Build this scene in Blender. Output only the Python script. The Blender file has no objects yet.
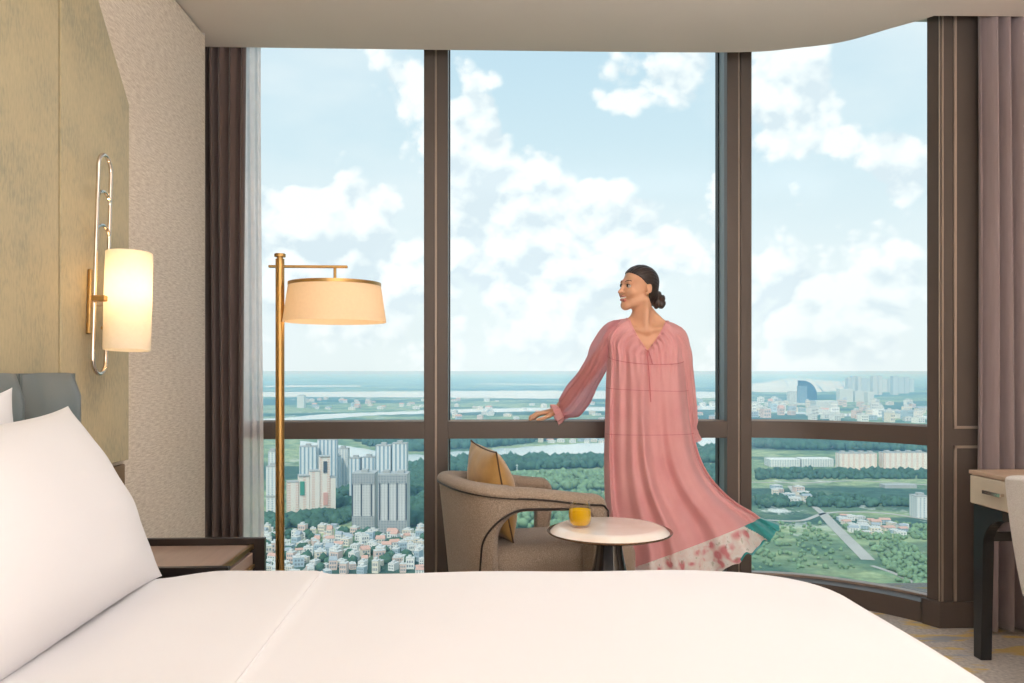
import bpy, bmesh, math, random
import numpy as np
from mathutils import Vector, Matrix, Euler
random.seed(7)
rng = np.random.default_rng(7)
C = bpy.context.scene.collection
PI = math.pi
F_PX, HZ, CAM_Z, YAW = 820.0, 371.0, 1.235, math.radians(2.3)
cY, sY = math.cos(YAW), math.sin(YAW)

def W(px, py, d):
    """point of the room seen at (px, py) when it lies d metres in front of the camera"""
    xc = (px - 512.0) / F_PX * d
    return Vector((xc * cY + d * sY, -xc * sY + d * cY, CAM_Z - (py - HZ) / F_PX * d))

GZ = -200.0
def G(px, py, z=GZ):
    """ground point outside (the land lies 200 m below the room)"""
    d = (CAM_Z - z) * F_PX / (py - HZ)
    return W(px, py, d)

def lin(c):
    c = c / 255.0
    return c / 12.92 if c <= 0.04045 else ((c + 0.055) / 1.055) ** 2.4
def rgb(r, g, b):
    return (lin(r), lin(g), lin(b), 1.0)

# ------------------------------------------------------------------ materials
class NT:
    def __init__(s, mat):
        s.t = mat.node_tree; s.t.nodes.clear()
    def n(s, kind, **kw):
        nd = s.t.nodes.new(kind)
        for k, v in kw.items():
            if k.startswith('i_'):
                key = k[2:]
                key = int(key) if key.isdigit() else key.replace('_', ' ')
                nd.inputs[key].default_value = v
            else:
                setattr(nd, k, v)
        return nd
    def l(s, a, b):
        s.t.links.new(a, b)

def ramp(nt, fac, stops):
    r = nt.n('ShaderNodeValToRGB')
    els = r.color_ramp.elements
    while len(els) < len(stops): els.new(0.5)
    for e, (p, c) in zip(els, stops):
        e.position = p; e.color = c
    nt.l(fac, r.inputs[0])
    return r.outputs[0]

def math_n(nt, op, a, b=None, c=None):
    m = nt.n('ShaderNodeMath', operation=op)
    for i, v in enumerate((a, b, c)):
        if v is None: continue
        if isinstance(v, (int, float)): m.inputs[i].default_value = v
        else: nt.l(v, m.inputs[i])
    return m.outputs[0]

def mixc(nt, fac, a, b, blend='MIX'):
    m = nt.n('ShaderNodeMix', data_type='RGBA', blend_type=blend)
    for i, v in ((0, fac), (6, a), (7, b)):
        if isinstance(v, (int, float, tuple)): m.inputs[i].default_value = v
        else: nt.l(v, m.inputs[i])
    return m.outputs[2]

def new_mat(name):
    m = bpy.data.materials.new(name); m.use_nodes = True
    return m, NT(m)

def simple(name, col, rough=0.5, metal=0.0, var=0.06, scale=20.0, stretch=(1, 1, 1), bump=0.0, bscale=200.0, spec=0.5, coat=0.0, sheen=0.0, col2=None, detail=4.0):
    """principled surface with a procedural colour variation and an optional bump"""
    m, nt = new_mat(name)
    out = nt.n('ShaderNodeOutputMaterial'); p = nt.n('ShaderNodeBsdfPrincipled')
    p.inputs['Roughness'].default_value = rough; p.inputs['Metallic'].default_value = metal
    p.inputs['Specular IOR Level'].default_value = spec; p.inputs['Coat Weight'].default_value = coat
    p.inputs['Sheen Weight'].default_value = sheen
    tc = nt.n('ShaderNodeTexCoord'); mp = nt.n('ShaderNodeMapping'); mp.inputs['Scale'].default_value = stretch
    nt.l(tc.outputs['Object'], mp.inputs[0])
    nz = nt.n('ShaderNodeTexNoise'); nz.inputs['Scale'].default_value = scale; nz.inputs['Detail'].default_value = detail
    nt.l(mp.outputs[0], nz.inputs['Vector'])
    if col2 is None:
        a = tuple(max(0, c * (1 - var)) for c in col[:3]) + (1,); b = tuple(min(1, c * (1 + var)) for c in col[:3]) + (1,)
    else: a, b = col, col2
    nt.l(ramp(nt, nz.outputs[0], [(0.3, a), (0.7, b)]), p.inputs['Base Color'])
    if bump:
        bz = nt.n('ShaderNodeTexNoise'); bz.inputs['Scale'].default_value = bscale; bz.inputs['Detail'].default_value = 3
        nt.l(mp.outputs[0], bz.inputs['Vector'])
        bp = nt.n('ShaderNodeBump'); bp.inputs['Strength'].default_value = bump; bp.inputs['Distance'].default_value = 0.01
        nt.l(bz.outputs[0], bp.inputs['Height']); nt.l(bp.outputs[0], p.inputs['Normal'])
    nt.l(p.outputs[0], out.inputs[0])
    return m

def sheer(name, col, opaque, trans=0.5, rough=0.9):
    """thin cloth: part see-through, part diffuse and translucent"""
    m, nt = new_mat(name)
    out = nt.n('ShaderNodeOutputMaterial')
    tc = nt.n('ShaderNodeTexCoord'); nz = nt.n('ShaderNodeTexNoise'); nz.inputs['Scale'].default_value = 30
    nt.l(tc.outputs['Object'], nz.inputs['Vector'])
    colr = ramp(nt, nz.outputs[0], [(0.3, tuple(c * .94 for c in col[:3]) + (1,)), (0.7, col)])
    d = nt.n('ShaderNodeBsdfDiffuse'); t = nt.n('ShaderNodeBsdfTranslucent'); tr = nt.n('ShaderNodeBsdfTransparent')
    nt.l(colr, d.inputs[0]); nt.l(colr, t.inputs[0])
    a = nt.n('ShaderNodeMixShader'); a.inputs[0].default_value = trans
    nt.l(d.outputs[0], a.inputs[1]); nt.l(t.outputs[0], a.inputs[2])
    b = nt.n('ShaderNodeMixShader'); b.inputs[0].default_value = opaque
    nt.l(tr.outputs[0], b.inputs[1]); nt.l(a.outputs[0], b.inputs[2]); nt.l(b.outputs[0], out.inputs[0])
    return m

# ------------------------------------------------------------------ mesh building
class MB:
    def __init__(s): s.v, s.f, s.m = [], [], []
    def add(s, verts, faces, mi=0):
        o = len(s.v); s.v.extend([tuple(v) for v in verts]); s.f.extend([tuple(i + o for i in f) for f in faces]); s.m.extend([mi] * len(faces)); return s
    def box(s, x0, x1, y0, y1, z0, z1, mi=0, M=None):
        vs = [(x, y, z) for x in (x0, x1) for y in (y0, y1) for z in (z0, z1)]
        if M is not None: vs = [M @ Vector(v) for v in vs]
        return s.add(vs, [(0, 1, 3, 2), (4, 6, 7, 5), (0, 4, 5, 1), (2, 3, 7, 6), (0, 2, 6, 4), (1, 5, 7, 3)], mi)
    def tube(s, pts, r, n=12, closed=False, mi=0):
        pts = [Vector(p) for p in pts]; k = len(pts)
        rr = r if isinstance(r, (list, tuple)) else [r] * k
        tang = []
        for i in range(k):
            a = pts[(i - 1) % k] if (closed or i > 0) else pts[i]; b = pts[(i + 1) % k] if (closed or i < k - 1) else pts[i]
            t = b - a; tang.append(t.normalized() if t.length > 1e-9 else Vector((0, 0, 1)))
        up = Vector((0, 0, 1)) if abs(tang[0].z) < 0.9 else Vector((1, 0, 0))
        nrm = (up - tang[0] * up.dot(tang[0])).normalized(); vs = []
        for i in range(k):
            nrm = (nrm - tang[i] * nrm.dot(tang[i])); nrm = nrm.normalized() if nrm.length > 1e-6 else tang[i].orthogonal().normalized()
            bn = tang[i].cross(nrm)
            for j in range(n):
                a = 2 * PI * j / n; vs.append(pts[i] + (nrm * math.cos(a) + bn * math.sin(a)) * rr[i])
        fs = [(i * n + j, i * n + (j + 1) % n, ((i + 1) % k) * n + (j + 1) % n, ((i + 1) % k) * n + j) for i in range(k if closed else k - 1) for j in range(n)]
        if not closed: fs += [tuple(range(n))[::-1], tuple(range((k - 1) * n, k * n))]
        return s.add(vs, fs, mi)
    def lathe(s, prof, n=48, c=(0, 0, 0), mi=0, M=None, caps=True):
        vs = []
        for r, z in prof:
            for j in range(n):
                a = 2 * PI * j / n; v = Vector((c[0] + r * math.cos(a), c[1] + r * math.sin(a), c[2] + z)); vs.append(M @ v if M is not None else v)
        k = len(prof)
        fs = [(i * n + j, i * n + (j + 1) % n, (i + 1) * n + (j + 1) % n, (i + 1) * n + j) for i in range(k - 1) for j in range(n)]
        if caps: fs += [tuple(range(n))[::-1], tuple(range((k - 1) * n, k * n))]
        return s.add(vs, fs, mi)
    def prism(s, poly, z0, z1, mi=0, fn=None):
        """polygon in the plan raised from z0 to z1; fn maps (a, b, h) to a point"""
        fn = fn or (lambda a, b, h: (a, b, h)); n = len(poly)
        vs = [fn(a, b, z0) for a, b in poly] + [fn(a, b, z1) for a, b in poly]
        fs = [tuple(range(n))[::-1], tuple(range(n, 2 * n))] + [(i, (i + 1) % n, n + (i + 1) % n, n + i) for i in range(n)]
        return s.add(vs, fs, mi)
    def sweep(s, front, back, z0, z1, mi=0):
        """wall-like strip between two plan paths of equal length"""
        k = len(front); vs = []
        for (a, b) in zip(front, back): vs += [(a[0], a[1], z0), (a[0], a[1], z1), (b[0], b[1], z1), (b[0], b[1], z0)]
        fs = [(i * 4 + j, i * 4 + (j + 1) % 4, (i + 1) * 4 + (j + 1) % 4, (i + 1) * 4 + j) for i in range(k - 1) for j in range(4)]
        fs += [(3, 2, 1, 0), tuple((k - 1) * 4 + j for j in range(4))]
        return s.add(vs, fs, mi)
    def grid(s, P, mi=0, cu=False, cv=False):
        """P[i][j] grid of points"""
        a, b = len(P), len(P[0]); vs = [p for row in P for p in row]
        fs = [(i * b + j, i * b + (j + 1) % b, ((i + 1) % a) * b + (j + 1) % b, ((i + 1) % a) * b + j) for i in range(a if cu else a - 1) for j in range(b if cv else b - 1)]
        return s.add(vs, fs, mi)
    def build(s, name, mats, parent=None, loc=None, smooth=True, bevel=0.0, bseg=2, sub=0, angle=40):
        me = bpy.data.meshes.new(name); me.from_pydata(s.v, [], s.f)
        return finish(name, me, mats, parent, loc, smooth, bevel, bseg, sub, angle, s.m)

def finish(name, me, mats, parent=None, loc=None, smooth=True, bevel=0.0, bseg=2, sub=0, angle=40, mi=None, fixn=True):
    mats = mats if isinstance(mats, (list, tuple)) else [mats]
    for m in mats: me.materials.append(m)
    if mi is not None and len(mats) > 1: me.polygons.foreach_set('material_index', mi)
    if fixn:
        bm = bmesh.new(); bm.from_mesh(me); bmesh.ops.recalc_face_normals(bm, faces=bm.faces[:]); bm.to_mesh(me); bm.free()
    if smooth: me.shade_smooth(); me.set_sharp_from_angle(angle=math.radians(angle))
    o = bpy.data.objects.new(name, me); C.objects.link(o)
    if parent is not None: o.parent = parent
    if loc is not None: o.location = loc
    if bevel:
        b = o.modifiers.new('edge', 'BEVEL'); b.width = bevel; b.segments = bseg; b.limit_method = 'ANGLE'; b.angle_limit = math.radians(35)
    if sub:
        q = o.modifiers.new('smooth', 'SUBSURF'); q.levels = sub; q.render_levels = sub
    return o

def thing(name, label, cat, loc=(0, 0, 0), rot=(0, 0, 0), group=None):
    o = bpy.data.objects.new(name, None); C.objects.link(o); o.location = loc; o.rotation_euler = rot; o.empty_display_size = 0.1
    return tag(o, label, cat, group)
def tag(o, label, cat, group=None):
    o['label'] = label; o['category'] = cat; o['kind'] = 'thing'
    if group: o['group'] = group
    return o
def struct(o, label=None):
    o['kind'] = 'structure'
    if label: o['label'] = label
    return o
def stuff(o, label, cat):
    o['kind'] = 'stuff'; o['label'] = label; o['category'] = cat
    return o

def crom(pts, n=8, closed=False):
    """smooth curve through points"""
    P = [Vector(p) for p in pts]; k = len(P); out = []
    for i in range(k if closed else k - 1):
        g = lambda q: P[q % k] if closed else P[max(0, min(k - 1, q))]
        a, b, c, d = g(i - 1), g(i), g(i + 1), g(i + 2)
        for j in range(n):
            t = j / n; out.append(0.5 * ((2 * b) + (c - a) * t + (2 * a - 5 * b + 4 * c - d) * t * t + (3 * b - a - 3 * c + d) * t ** 3))
    if not closed: out.append(P[-1].copy())
    return out

# ------------------------------------------------------------------ smooth solids: distance field on a grid, then surface nets
class Field:
    def __init__(s, xs, ys, zs):
        s.a = [np.asarray(q, dtype=np.float32) for q in (xs, ys, zs)]
        s.F = np.full([len(q) for q in s.a], 1.0, dtype=np.float32)
    def sl(s, lo, hi, pad):
        r = []
        for i in range(3):
            q = s.a[i]; r.append(slice(int(np.searchsorted(q, lo[i] - pad)), int(np.searchsorted(q, hi[i] + pad))))
        return tuple(r)
    def pts(s, r):
        return s.a[0][r[0]][:, None, None], s.a[1][r[1]][None, :, None], s.a[2][r[2]][None, None, :]
    def put(s, r, d, k, sub=False):
        f = s.F[r]
        if f.size == 0: return
        if sub:
            d = -d; s.F[r] = np.maximum(f, d) if not k else np.maximum(f, d) + 0.25 * np.maximum(k - np.abs(f - d), 0) ** 2 / k
        else:
            s.F[r] = np.minimum(f, d) if not k else np.minimum(f, d) - 0.25 * np.maximum(k - np.abs(f - d), 0) ** 2 / k
    def cap(s, a, b, ra, rb=None, k=0.02, sub=False, flat=None):
        """tapered capsule"""
        rb = ra if rb is None else rb; a = np.array(a, dtype=np.float32); b = np.array(b, dtype=np.float32); R = max(ra, rb)
        r = s.sl(np.minimum(a, b) - R, np.maximum(a, b) + R, k + 0.02); x, y, z = s.pts(r)
        ab = b - a; L = float(ab @ ab) or 1e-9
        h = np.clip(((x - a[0]) * ab[0] + (y - a[1]) * ab[1] + (z - a[2]) * ab[2]) / L, 0, 1)
        d = np.sqrt((x - a[0] - h * ab[0]) ** 2 + (y - a[1] - h * ab[1]) ** 2 + (z - a[2] - h * ab[2]) ** 2) - (ra + (rb - ra) * h)
        s.put(r, d, k, sub)
    def ell(s, c, rad, k=0.02, sub=False, M=None):
        """ellipsoid, turned by the 3x3 matrix M"""
        c = np.array(c, dtype=np.float32); R = max(rad) if M is not None else None
        rr = np.array([R] * 3 if M is not None else rad); r = s.sl(c - rr, c + rr, k + 0.02); x, y, z = s.pts(r); x = x - c[0]; y = y - c[1]; z = z - c[2]
        if M is not None:
            Mi = np.array(M).T; x, y, z = (Mi[i][0] * x + Mi[i][1] * y + Mi[i][2] * z for i in range(3))
        q0 = np.sqrt((x / rad[0]) ** 2 + (y / rad[1]) ** 2 + (z / rad[2]) ** 2); q1 = np.sqrt((x / rad[0] ** 2) ** 2 + (y / rad[1] ** 2) ** 2 + (z / rad[2] ** 2) ** 2)
        s.put(r, q0 * (q0 - 1) / np.maximum(q1, 1e-6), k, sub)
    def mesh(s, name):
        F, (ax, ay, az) = s.F, s.a; neg = F < 0
        cnt = np.zeros([n - 1 for n in F.shape], dtype=np.int8)
        for i in (0, 1):
            for j in (0, 1):
                for k in (0, 1): cnt += neg[i:F.shape[0] - 1 + i, j:F.shape[1] - 1 + j, k:F.shape[2] - 1 + k]
        act = (cnt > 0) & (cnt < 8); I = np.argwhere(act); idx = np.full(act.shape, -1, dtype=np.int64); idx[act] = np.arange(len(I))
        S = np.zeros((len(I), 3)); N = np.zeros(len(I))
        cor = [(i, j, k) for i in (0, 1) for j in (0, 1) for k in (0, 1)]
        val = {c: F[I[:, 0] + c[0], I[:, 1] + c[1], I[:, 2] + c[2]].astype(np.float64) for c in cor}
        pos = {c: np.stack([ax[I[:, 0] + c[0]], ay[I[:, 1] + c[1]], az[I[:, 2] + c[2]]], 1).astype(np.float64) for c in cor}
        for c in cor:
            for ax_ in range(3):
                if c[ax_]: continue
                d = list(c); d[ax_] = 1; d = tuple(d); va, vb = val[c], val[d]; x = (va < 0) != (vb < 0)
                t = np.where(x, va / np.where(x, va - vb, 1), 0)[:, None]
                S += np.where(x[:, None], pos[c] * (1 - t) + pos[d] * t, 0); N += x
        V = S / N[:, None]; Q = []
        for a in range(3):
            sl0 = [slice(1, -1)] * 3; sl0[a] = slice(0, -1); sl1 = list(sl0); sl1[a] = slice(1, None)
            n0, n1 = neg[tuple(sl0)], neg[tuple(sl1)]; E = np.argwhere(n0 != n1)
            if not len(E): continue
            inside = n0[tuple(E.T)]
            b, c = (a + 1) % 3, (a + 2) % 3
            off = np.array([1, 1, 1]); off[a] = 0; E = E + off
            def cell(db, dc):
                e = E.copy(); e[:, b] += db; e[:, c] += dc; return idx[e[:, 0], e[:, 1], e[:, 2]]
            q = np.stack([cell(-1, -1), cell(0, -1), cell(0, 0), cell(-1, 0)], 1); q[~inside] = q[~inside][:, ::-1]; Q.append(q)
        Q = np.concatenate(Q); Q = Q[(Q >= 0).all(1)]
        me = bpy.data.meshes.new(name); me.vertices.add(len(V)); me.vertices.foreach_set('co', V.ravel())
        me.loops.add(len(Q) * 4); me.loops.foreach_set('vertex_index', Q.ravel().astype(np.int32))
        me.polygons.add(len(Q)); me.polygons.foreach_set('loop_start', np.arange(0, len(Q) * 4, 4, dtype=np.int32))
        me.polygons.foreach_set('loop_total', np.full(len(Q), 4, dtype=np.int32)); me.update(); me.validate()
        return me
def ax(a, b, h): return np.arange(a, b + h, h)
def smoothstep(a, b, x):
    t = np.clip((x - a) / (b - a), 0, 1); return t * t * (3 - 2 * t)
def relax(o, n=3, f=0.5):
    m = o.modifiers.new('relax', 'SMOOTH'); m.iterations = n; m.factor = f
# ------------------------------------------------------------------ materials of the room
M_CEIL = simple('ceiling paint', rgb(222, 213, 205), 0.8, var=0.015, scale=3)
M_BRONZE = simple('bronze brown frame', rgb(86, 75, 69), 0.45, 0.15, var=0.04, scale=6, stretch=(1, 1, .1))
M_BRONZE_LINE = simple('pale bronze line', rgb(160, 143, 130), 0.35, 0.3, var=0.03)
M_GASKET = simple('black gasket', rgb(22, 26, 28), 0.5)
M_REVEAL = simple('grey window reveal', rgb(128, 136, 138), 0.45, 0.3, var=0.03)  # mullion sides: light from the window is put into this paler grey
M_BRASS = simple('brushed brass', rgb(184, 148, 94), 0.36, 1.0, var=0.06, scale=30, stretch=(1, 1, .05))
M_CHROME = simple('polished nickel', rgb(225, 212, 200), 0.08, 1.0, var=0.02)
M_DARKWOOD = simple('dark stained wood', rgb(44, 36, 34), 0.35, var=0.15, scale=8, stretch=(1, 1, .15), coat=0.2)
M_BLACKWOOD = simple('black lacquered wood', rgb(30, 31, 34), 0.3, var=0.1, coat=0.2)
M_VENEER = simple('pinkish brown veneer', rgb(168, 145, 132), 0.35, var=0.1, scale=5, stretch=(6, .6, 1), coat=0.15)
M_LINEN = simple('white bed linen', rgb(224, 221, 223), 0.85, var=0.008, scale=4, bump=0.06, bscale=700, sheen=0.1)
M_TEAL_LEATHER = simple('grey teal leather', rgb(102, 109, 109), 0.38, var=0.05, scale=9, bump=0.05, bscale=300)
M_CURTAIN = simple('mauve brown curtain cloth', rgb(150, 132, 132), 0.8, var=0.06, scale=60, stretch=(1, 1, .1), bump=0.1, bscale=400, sheen=0.3)
M_CURTAIN_DARK = simple('taupe curtain cloth', rgb(100, 82, 78), 0.8, var=0.06, scale=60, stretch=(1, 1, .1), bump=0.1, bscale=400, sheen=0.3)
M_SHEER = sheer('white sheer cloth', rgb(244, 240, 240), 0.8, 0.35)
M_BLACK = simple('black metal', rgb(20, 20, 22), 0.3, 0.6)

def wall_cloth():
    m, nt = new_mat('beige woven wall covering')
    out = nt.n('ShaderNodeOutputMaterial'); p = nt.n('ShaderNodeBsdfPrincipled'); p.inputs['Roughness'].default_value = 0.75
    tc = nt.n('ShaderNodeTexCoord')
    def noise(scale, st, detail=3):
        mp = nt.n('ShaderNodeMapping'); mp.inputs['Scale'].default_value = st; nt.l(tc.outputs['Object'], mp.inputs[0])
        z = nt.n('ShaderNodeTexNoise'); z.inputs['Scale'].default_value = scale; z.inputs['Detail'].default_value = detail; nt.l(mp.outputs[0], z.inputs['Vector']); return z.outputs[0]
    a = noise(60, (1, .35, 3.2)); b = noise(140, (1, 1, 1), 2)
    f = math_n(nt, 'ADD', math_n(nt, 'MULTIPLY', a, .65), math_n(nt, 'MULTIPLY', b, .35))
    nt.l(ramp(nt, f, [(0.36, rgb(204, 188, 172)), (0.5, rgb(224, 210, 195)), (0.64, rgb(240, 228, 214))]), p.inputs['Base Color'])
    bp = nt.n('ShaderNodeBump'); bp.inputs['Strength'].default_value = 0.25; bp.inputs['Distance'].default_value = 0.004
    nt.l(f, bp.inputs['Height']); nt.l(bp.outputs[0], p.inputs['Normal']); nt.l(p.outputs[0], out.inputs[0]); return m
M_WALL = wall_cloth()

def panel_cloth():
    m, nt = new_mat('olive gold panel cloth')
    out = nt.n('ShaderNodeOutputMaterial'); p = nt.n('ShaderNodeBsdfPrincipled'); p.inputs['Roughness'].default_value = 0.6; p.inputs['Sheen Weight'].default_value = 0.15
    tc = nt.n('ShaderNodeTexCoord')
    z = nt.n('ShaderNodeTexNoise'); z.inputs['Scale'].default_value = 4; z.inputs['Detail'].default_value = 8; z.inputs['Roughness'].default_value = .65; nt.l(tc.outputs['Object'], z.inputs['Vector'])
    mp = nt.n('ShaderNodeMapping'); mp.inputs['Scale'].default_value = (1, 1, .3); nt.l(tc.outputs['Object'], mp.inputs[0])
    y = nt.n('ShaderNodeTexNoise'); y.inputs['Scale'].default_value = 120; y.inputs['Detail'].default_value = 3; nt.l(mp.outputs[0], y.inputs['Vector'])
    f = math_n(nt, 'ADD', math_n(nt, 'MULTIPLY', z.outputs[0], .6), math_n(nt, 'MULTIPLY', y.outputs[0], .4))
    nt.l(ramp(nt, f, [(0.32, rgb(150, 143, 120)), (0.5, rgb(182, 168, 134)), (0.68, rgb(196, 179, 142))]), p.inputs['Base Color'])
    nt.l(p.outputs[0], out.inputs[0]); return m
M_PANEL = panel_cloth()

def carpet():
    m, nt = new_mat('patterned carpet')
    out = nt.n('ShaderNodeOutputMaterial'); p = nt.n('ShaderNodeBsdfPrincipled'); p.inputs['Roughness'].default_value = 0.95; p.inputs['Specular IOR Level'].default_value = 0.1
    tc = nt.n('ShaderNodeTexCoord'); mp = nt.n('ShaderNodeMapping'); mp.inputs['Rotation'].default_value = (0, 0, .7); mp.inputs['Scale'].default_value = (1, 3.0, 1); nt.l(tc.outputs['Object'], mp.inputs[0])
    def nz(scale, det, vec, off=0):
        z = nt.n('ShaderNodeTexNoise', noise_dimensions='4D'); z.inputs['W'].default_value = off; z.inputs['Scale'].default_value = scale; z.inputs['Detail'].default_value = det; nt.l(vec, z.inputs['Vector']); return z.outputs[0]
    base = ramp(nt, nz(60, 3, tc.outputs['Object']), [(.3, rgb(172, 163, 156)), (.7, rgb(208, 198, 188))])
    g = ramp(nt, nz(4.2, 5, mp.outputs[0], 3), [(.53, (0, 0, 0, 1)), (.6, (1, 1, 1, 1))]); b = ramp(nt, nz(2.4, 4, mp.outputs[0], 9), [(.60, (0, 0, 0, 1)), (.66, (1, 1, 1, 1))])
    c = mixc(nt, math_n(nt, 'MULTIPLY', g, .75), base, rgb(222, 188, 104)); c = mixc(nt, math_n(nt, 'MULTIPLY', b, .7), c, rgb(134, 150, 176))
    nt.l(c, p.inputs['Base Color'])
    bp = nt.n('ShaderNodeBump'); bp.inputs['Strength'].default_value = 0.4; bp.inputs['Distance'].default_value = 0.006; nt.l(nz(300, 2, tc.outputs['Object']), bp.inputs['Height']); nt.l(bp.outputs[0], p.inputs['Normal'])
    nt.l(p.outputs[0], out.inputs[0]); return m
M_CARPET = carpet()

def glass_pane():
    m, nt = new_mat('window glass')
    out = nt.n('ShaderNodeOutputMaterial'); t = nt.n('ShaderNodeBsdfTransparent'); t.inputs[0].default_value = (0.955, 0.985, 0.985, 1)
    g = nt.n('ShaderNodeBsdfGlossy'); g.inputs['Roughness'].default_value = 0.0; g.inputs[0].default_value = (1, 1, 1, 1)
    fr = nt.n('ShaderNodeFresnel'); fr.inputs[0].default_value = 1.35
    mx = nt.n('ShaderNodeMixShader'); nt.l(math_n(nt, 'MULTIPLY', fr.outputs[0], .22), mx.inputs[0]); nt.l(t.outputs[0], mx.inputs[1]); nt.l(g.outputs[0], mx.inputs[2]); nt.l(mx.outputs[0], out.inputs[0]); return m
M_GLASS = glass_pane()

# ------------------------------------------------------------------ shell
ZC = CAM_Z + 1.66
XL, XR, YB = -1.35, 2.95, -3.0
struct(MB().box(-1.9, 3.2, YB - .2, 4.68, -.2, 0).build('floor', M_CARPET, smooth=False))
edge = crom([(-1.9, 4.262, 0), (-1.394, 4.26, 0), (-.15, 4.25, 0), (1.0, 4.235, 0), (1.43, 4.21, 0), (1.62, 4.156, 0), (1.83, 4.068, 0), (1.99, 3.90, 0), (2.085, 3.80, 0), (2.125, 3.75, 0)], 8)
edge = [(p.x, p.y) for p in edge] + [(3.2, 3.725)]
ceil = MB().prism([(3.2, YB - .2), (-1.9, YB - .2)] + edge, ZC, ZC + .09)
ceil.box(-1.9, 3.2, YB - .2, 4.75, 3.3, 3.4)
ceil.box(-1.9, 3.2, 3.3, 3.4, ZC + .09, 3.3)
struct(ceil.build('ceiling', M_CEIL, smooth=False))
struct(MB().box(XL - .3, XL, YB, 4.1, 0, ZC - .012).build('wall_left', M_WALL, smooth=False))
struct(MB().box(-1.95, -1.75, 3.9, 4.68, 0, 3.3).box(-1.75, -1.65, 3.95, 4.1, 0, 3.3).box(-1.65, -1.35, 4.085, 4.1, ZC-.012, 3.3).build('wall_recess', M_CEIL, smooth=False))
struct(MB().box(XL - .3, XL - .02, YB, 4.1, ZC - .012, ZC).build('trim_1', M_BLACK, smooth=False))  # black strip recessed under the ceiling, its colour stands for the gap's shadow
struct(MB().box(XR, XR + .25, YB, 4.0, 0, ZC).build('wall_right', M_WALL, smooth=False))
struct(MB().box(-1.9, 3.2, YB - .2, YB, 0, ZC).build('wall_back', simple('white painted wall', rgb(240, 236, 230), .8, var=.01, scale=2), smooth=False))

# ------------------------------------------------------------------ windows
YF, DEP, YG = 4.42, 0.20, 4.585
curve = crom([(1.486, 4.42, 0), (1.65, 4.385, 0), (1.80, 4.315, 0), (1.95, 4.20, 0), (2.085, 4.065, 0), (2.186, 3.92, 0)], 6)
def offset(path, d):
    r = []
    for i, p in enumerate(path):
        a, b = path[max(0, i - 1)], path[min(len(path) - 1, i + 1)]; t = (b - a).normalized(); r.append((p.x - t.y * d, p.y + t.x * d))
    return r
ZT0, ZT1, ZS, ZH = 0.871, 0.962, 0.10, 3.29
def flat(x0, x1): return [Vector((x0, YF, 0)), Vector((x1, YF, 0))]
bays = [flat(-1.74, -.296), flat(-.167, 1.35), curve]
for i, path in enumerate(bays):
    fr = [(p.x, p.y) for p in path]; bk = offset(path, DEP)
    mb = MB().sweep(fr, bk, ZT0, ZT1).sweep(fr, bk, 0.0, ZS)
    mb.sweep(offset(path, .05), offset(path, .06), ZT1, ZT1 + .004, 1).sweep(offset(path, .10), offset(path, .145), ZS, ZS + .012, 1)
    w = struct(mb.build('window_%d' % (i + 1), [M_BRONZE, M_BRONZE_LINE], smooth=True, angle=30))
    g0, g1 = offset(path, .165), offset(path, .175)
    MB().sweep(g0, g1, ZT1 - .02, ZH).build('upper_pane', M_GLASS, w); MB().sweep(g0, g1, ZS - .02, ZT0 + .02).build('lower_pane', M_GLASS, w)
def mullion(n, x0, x1):
    xm = (x0 + x1) / 2
    mb = MB().box(x0, xm - .006, YF - .004, YF + .05, 0, ZH).box(xm + .006, x1, YF - .004, YF + .05, 0, ZH).box(x0 + .001, x1 - .001, YF + .008, YF + .05, 0, ZH, 1)
    o = struct(mb.build('trim_%d' % n, [M_BRONZE, M_BRONZE_LINE], smooth=False, bevel=0.003))
    MB().box(x0, x1, YF + .05, YF + DEP - .035, 0, ZH).build('reveal', M_REVEAL, o, smooth=False)
    MB().box(x0 - .006, x1 + .006, YF + DEP - .05, YF + DEP, 0, ZH).build('gasket', M_GASKET, o, smooth=False)
mullion(2, -.296, -.167); mullion(3, 1.35, 1.486)

# pilaster closing the curved bay, with its thin mouldings
pil = [(2.186, 3.92), (2.214, 3.868), (2.216, 3.86), (3.2, 3.86), (3.2, 4.4), (2.32, 4.03)]
o = struct(MB().prism(pil, 0, 3.3).build('wall_pilaster', M_BRONZE, smooth=False))
mo = MB()
def strip(x0, x1, z0, z1): mo.box(x0, x1, 3.852, 3.86, z0, z1)
def px2x(px, d=3.95): return W(px, 371, d).x
def py2z(py, d=3.95): return CAM_Z - (py - HZ) / F_PX * d
a, b = px2x(953.2), px2x(955.8)
strip(a, b, py2z(427), 2.95); strip(a, 3.0, py2z(428.6), py2z(426)); strip(a, b, py2z(601), py2z(446)); strip(a, 3.0, py2z(448.2), py2z(445.6))
strip(px2x(940.5), px2x(942.2), .127, 2.95)
mo.build('moulding', M_BRONZE_LINE, o, smooth=False)
MB().box(2.211, 2.2155, 3.858, 3.864, .127, 2.95).build('corner_bead', M_BRONZE_LINE, o, smooth=False)
bs = crom([(p.x, p.y, 0) for p in curve], 1)
fb = offset(curve, -.006); MB_ = MB().prism([(2.165, 3.925), (2.205, 3.845), (3.1, 3.845), (3.1, 3.88), (2.22, 3.88), (2.17, 3.95)], 0, .127)
struct(MB_.build('baseboard_right', M_BRONZE, smooth=False, bevel=.004))

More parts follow.
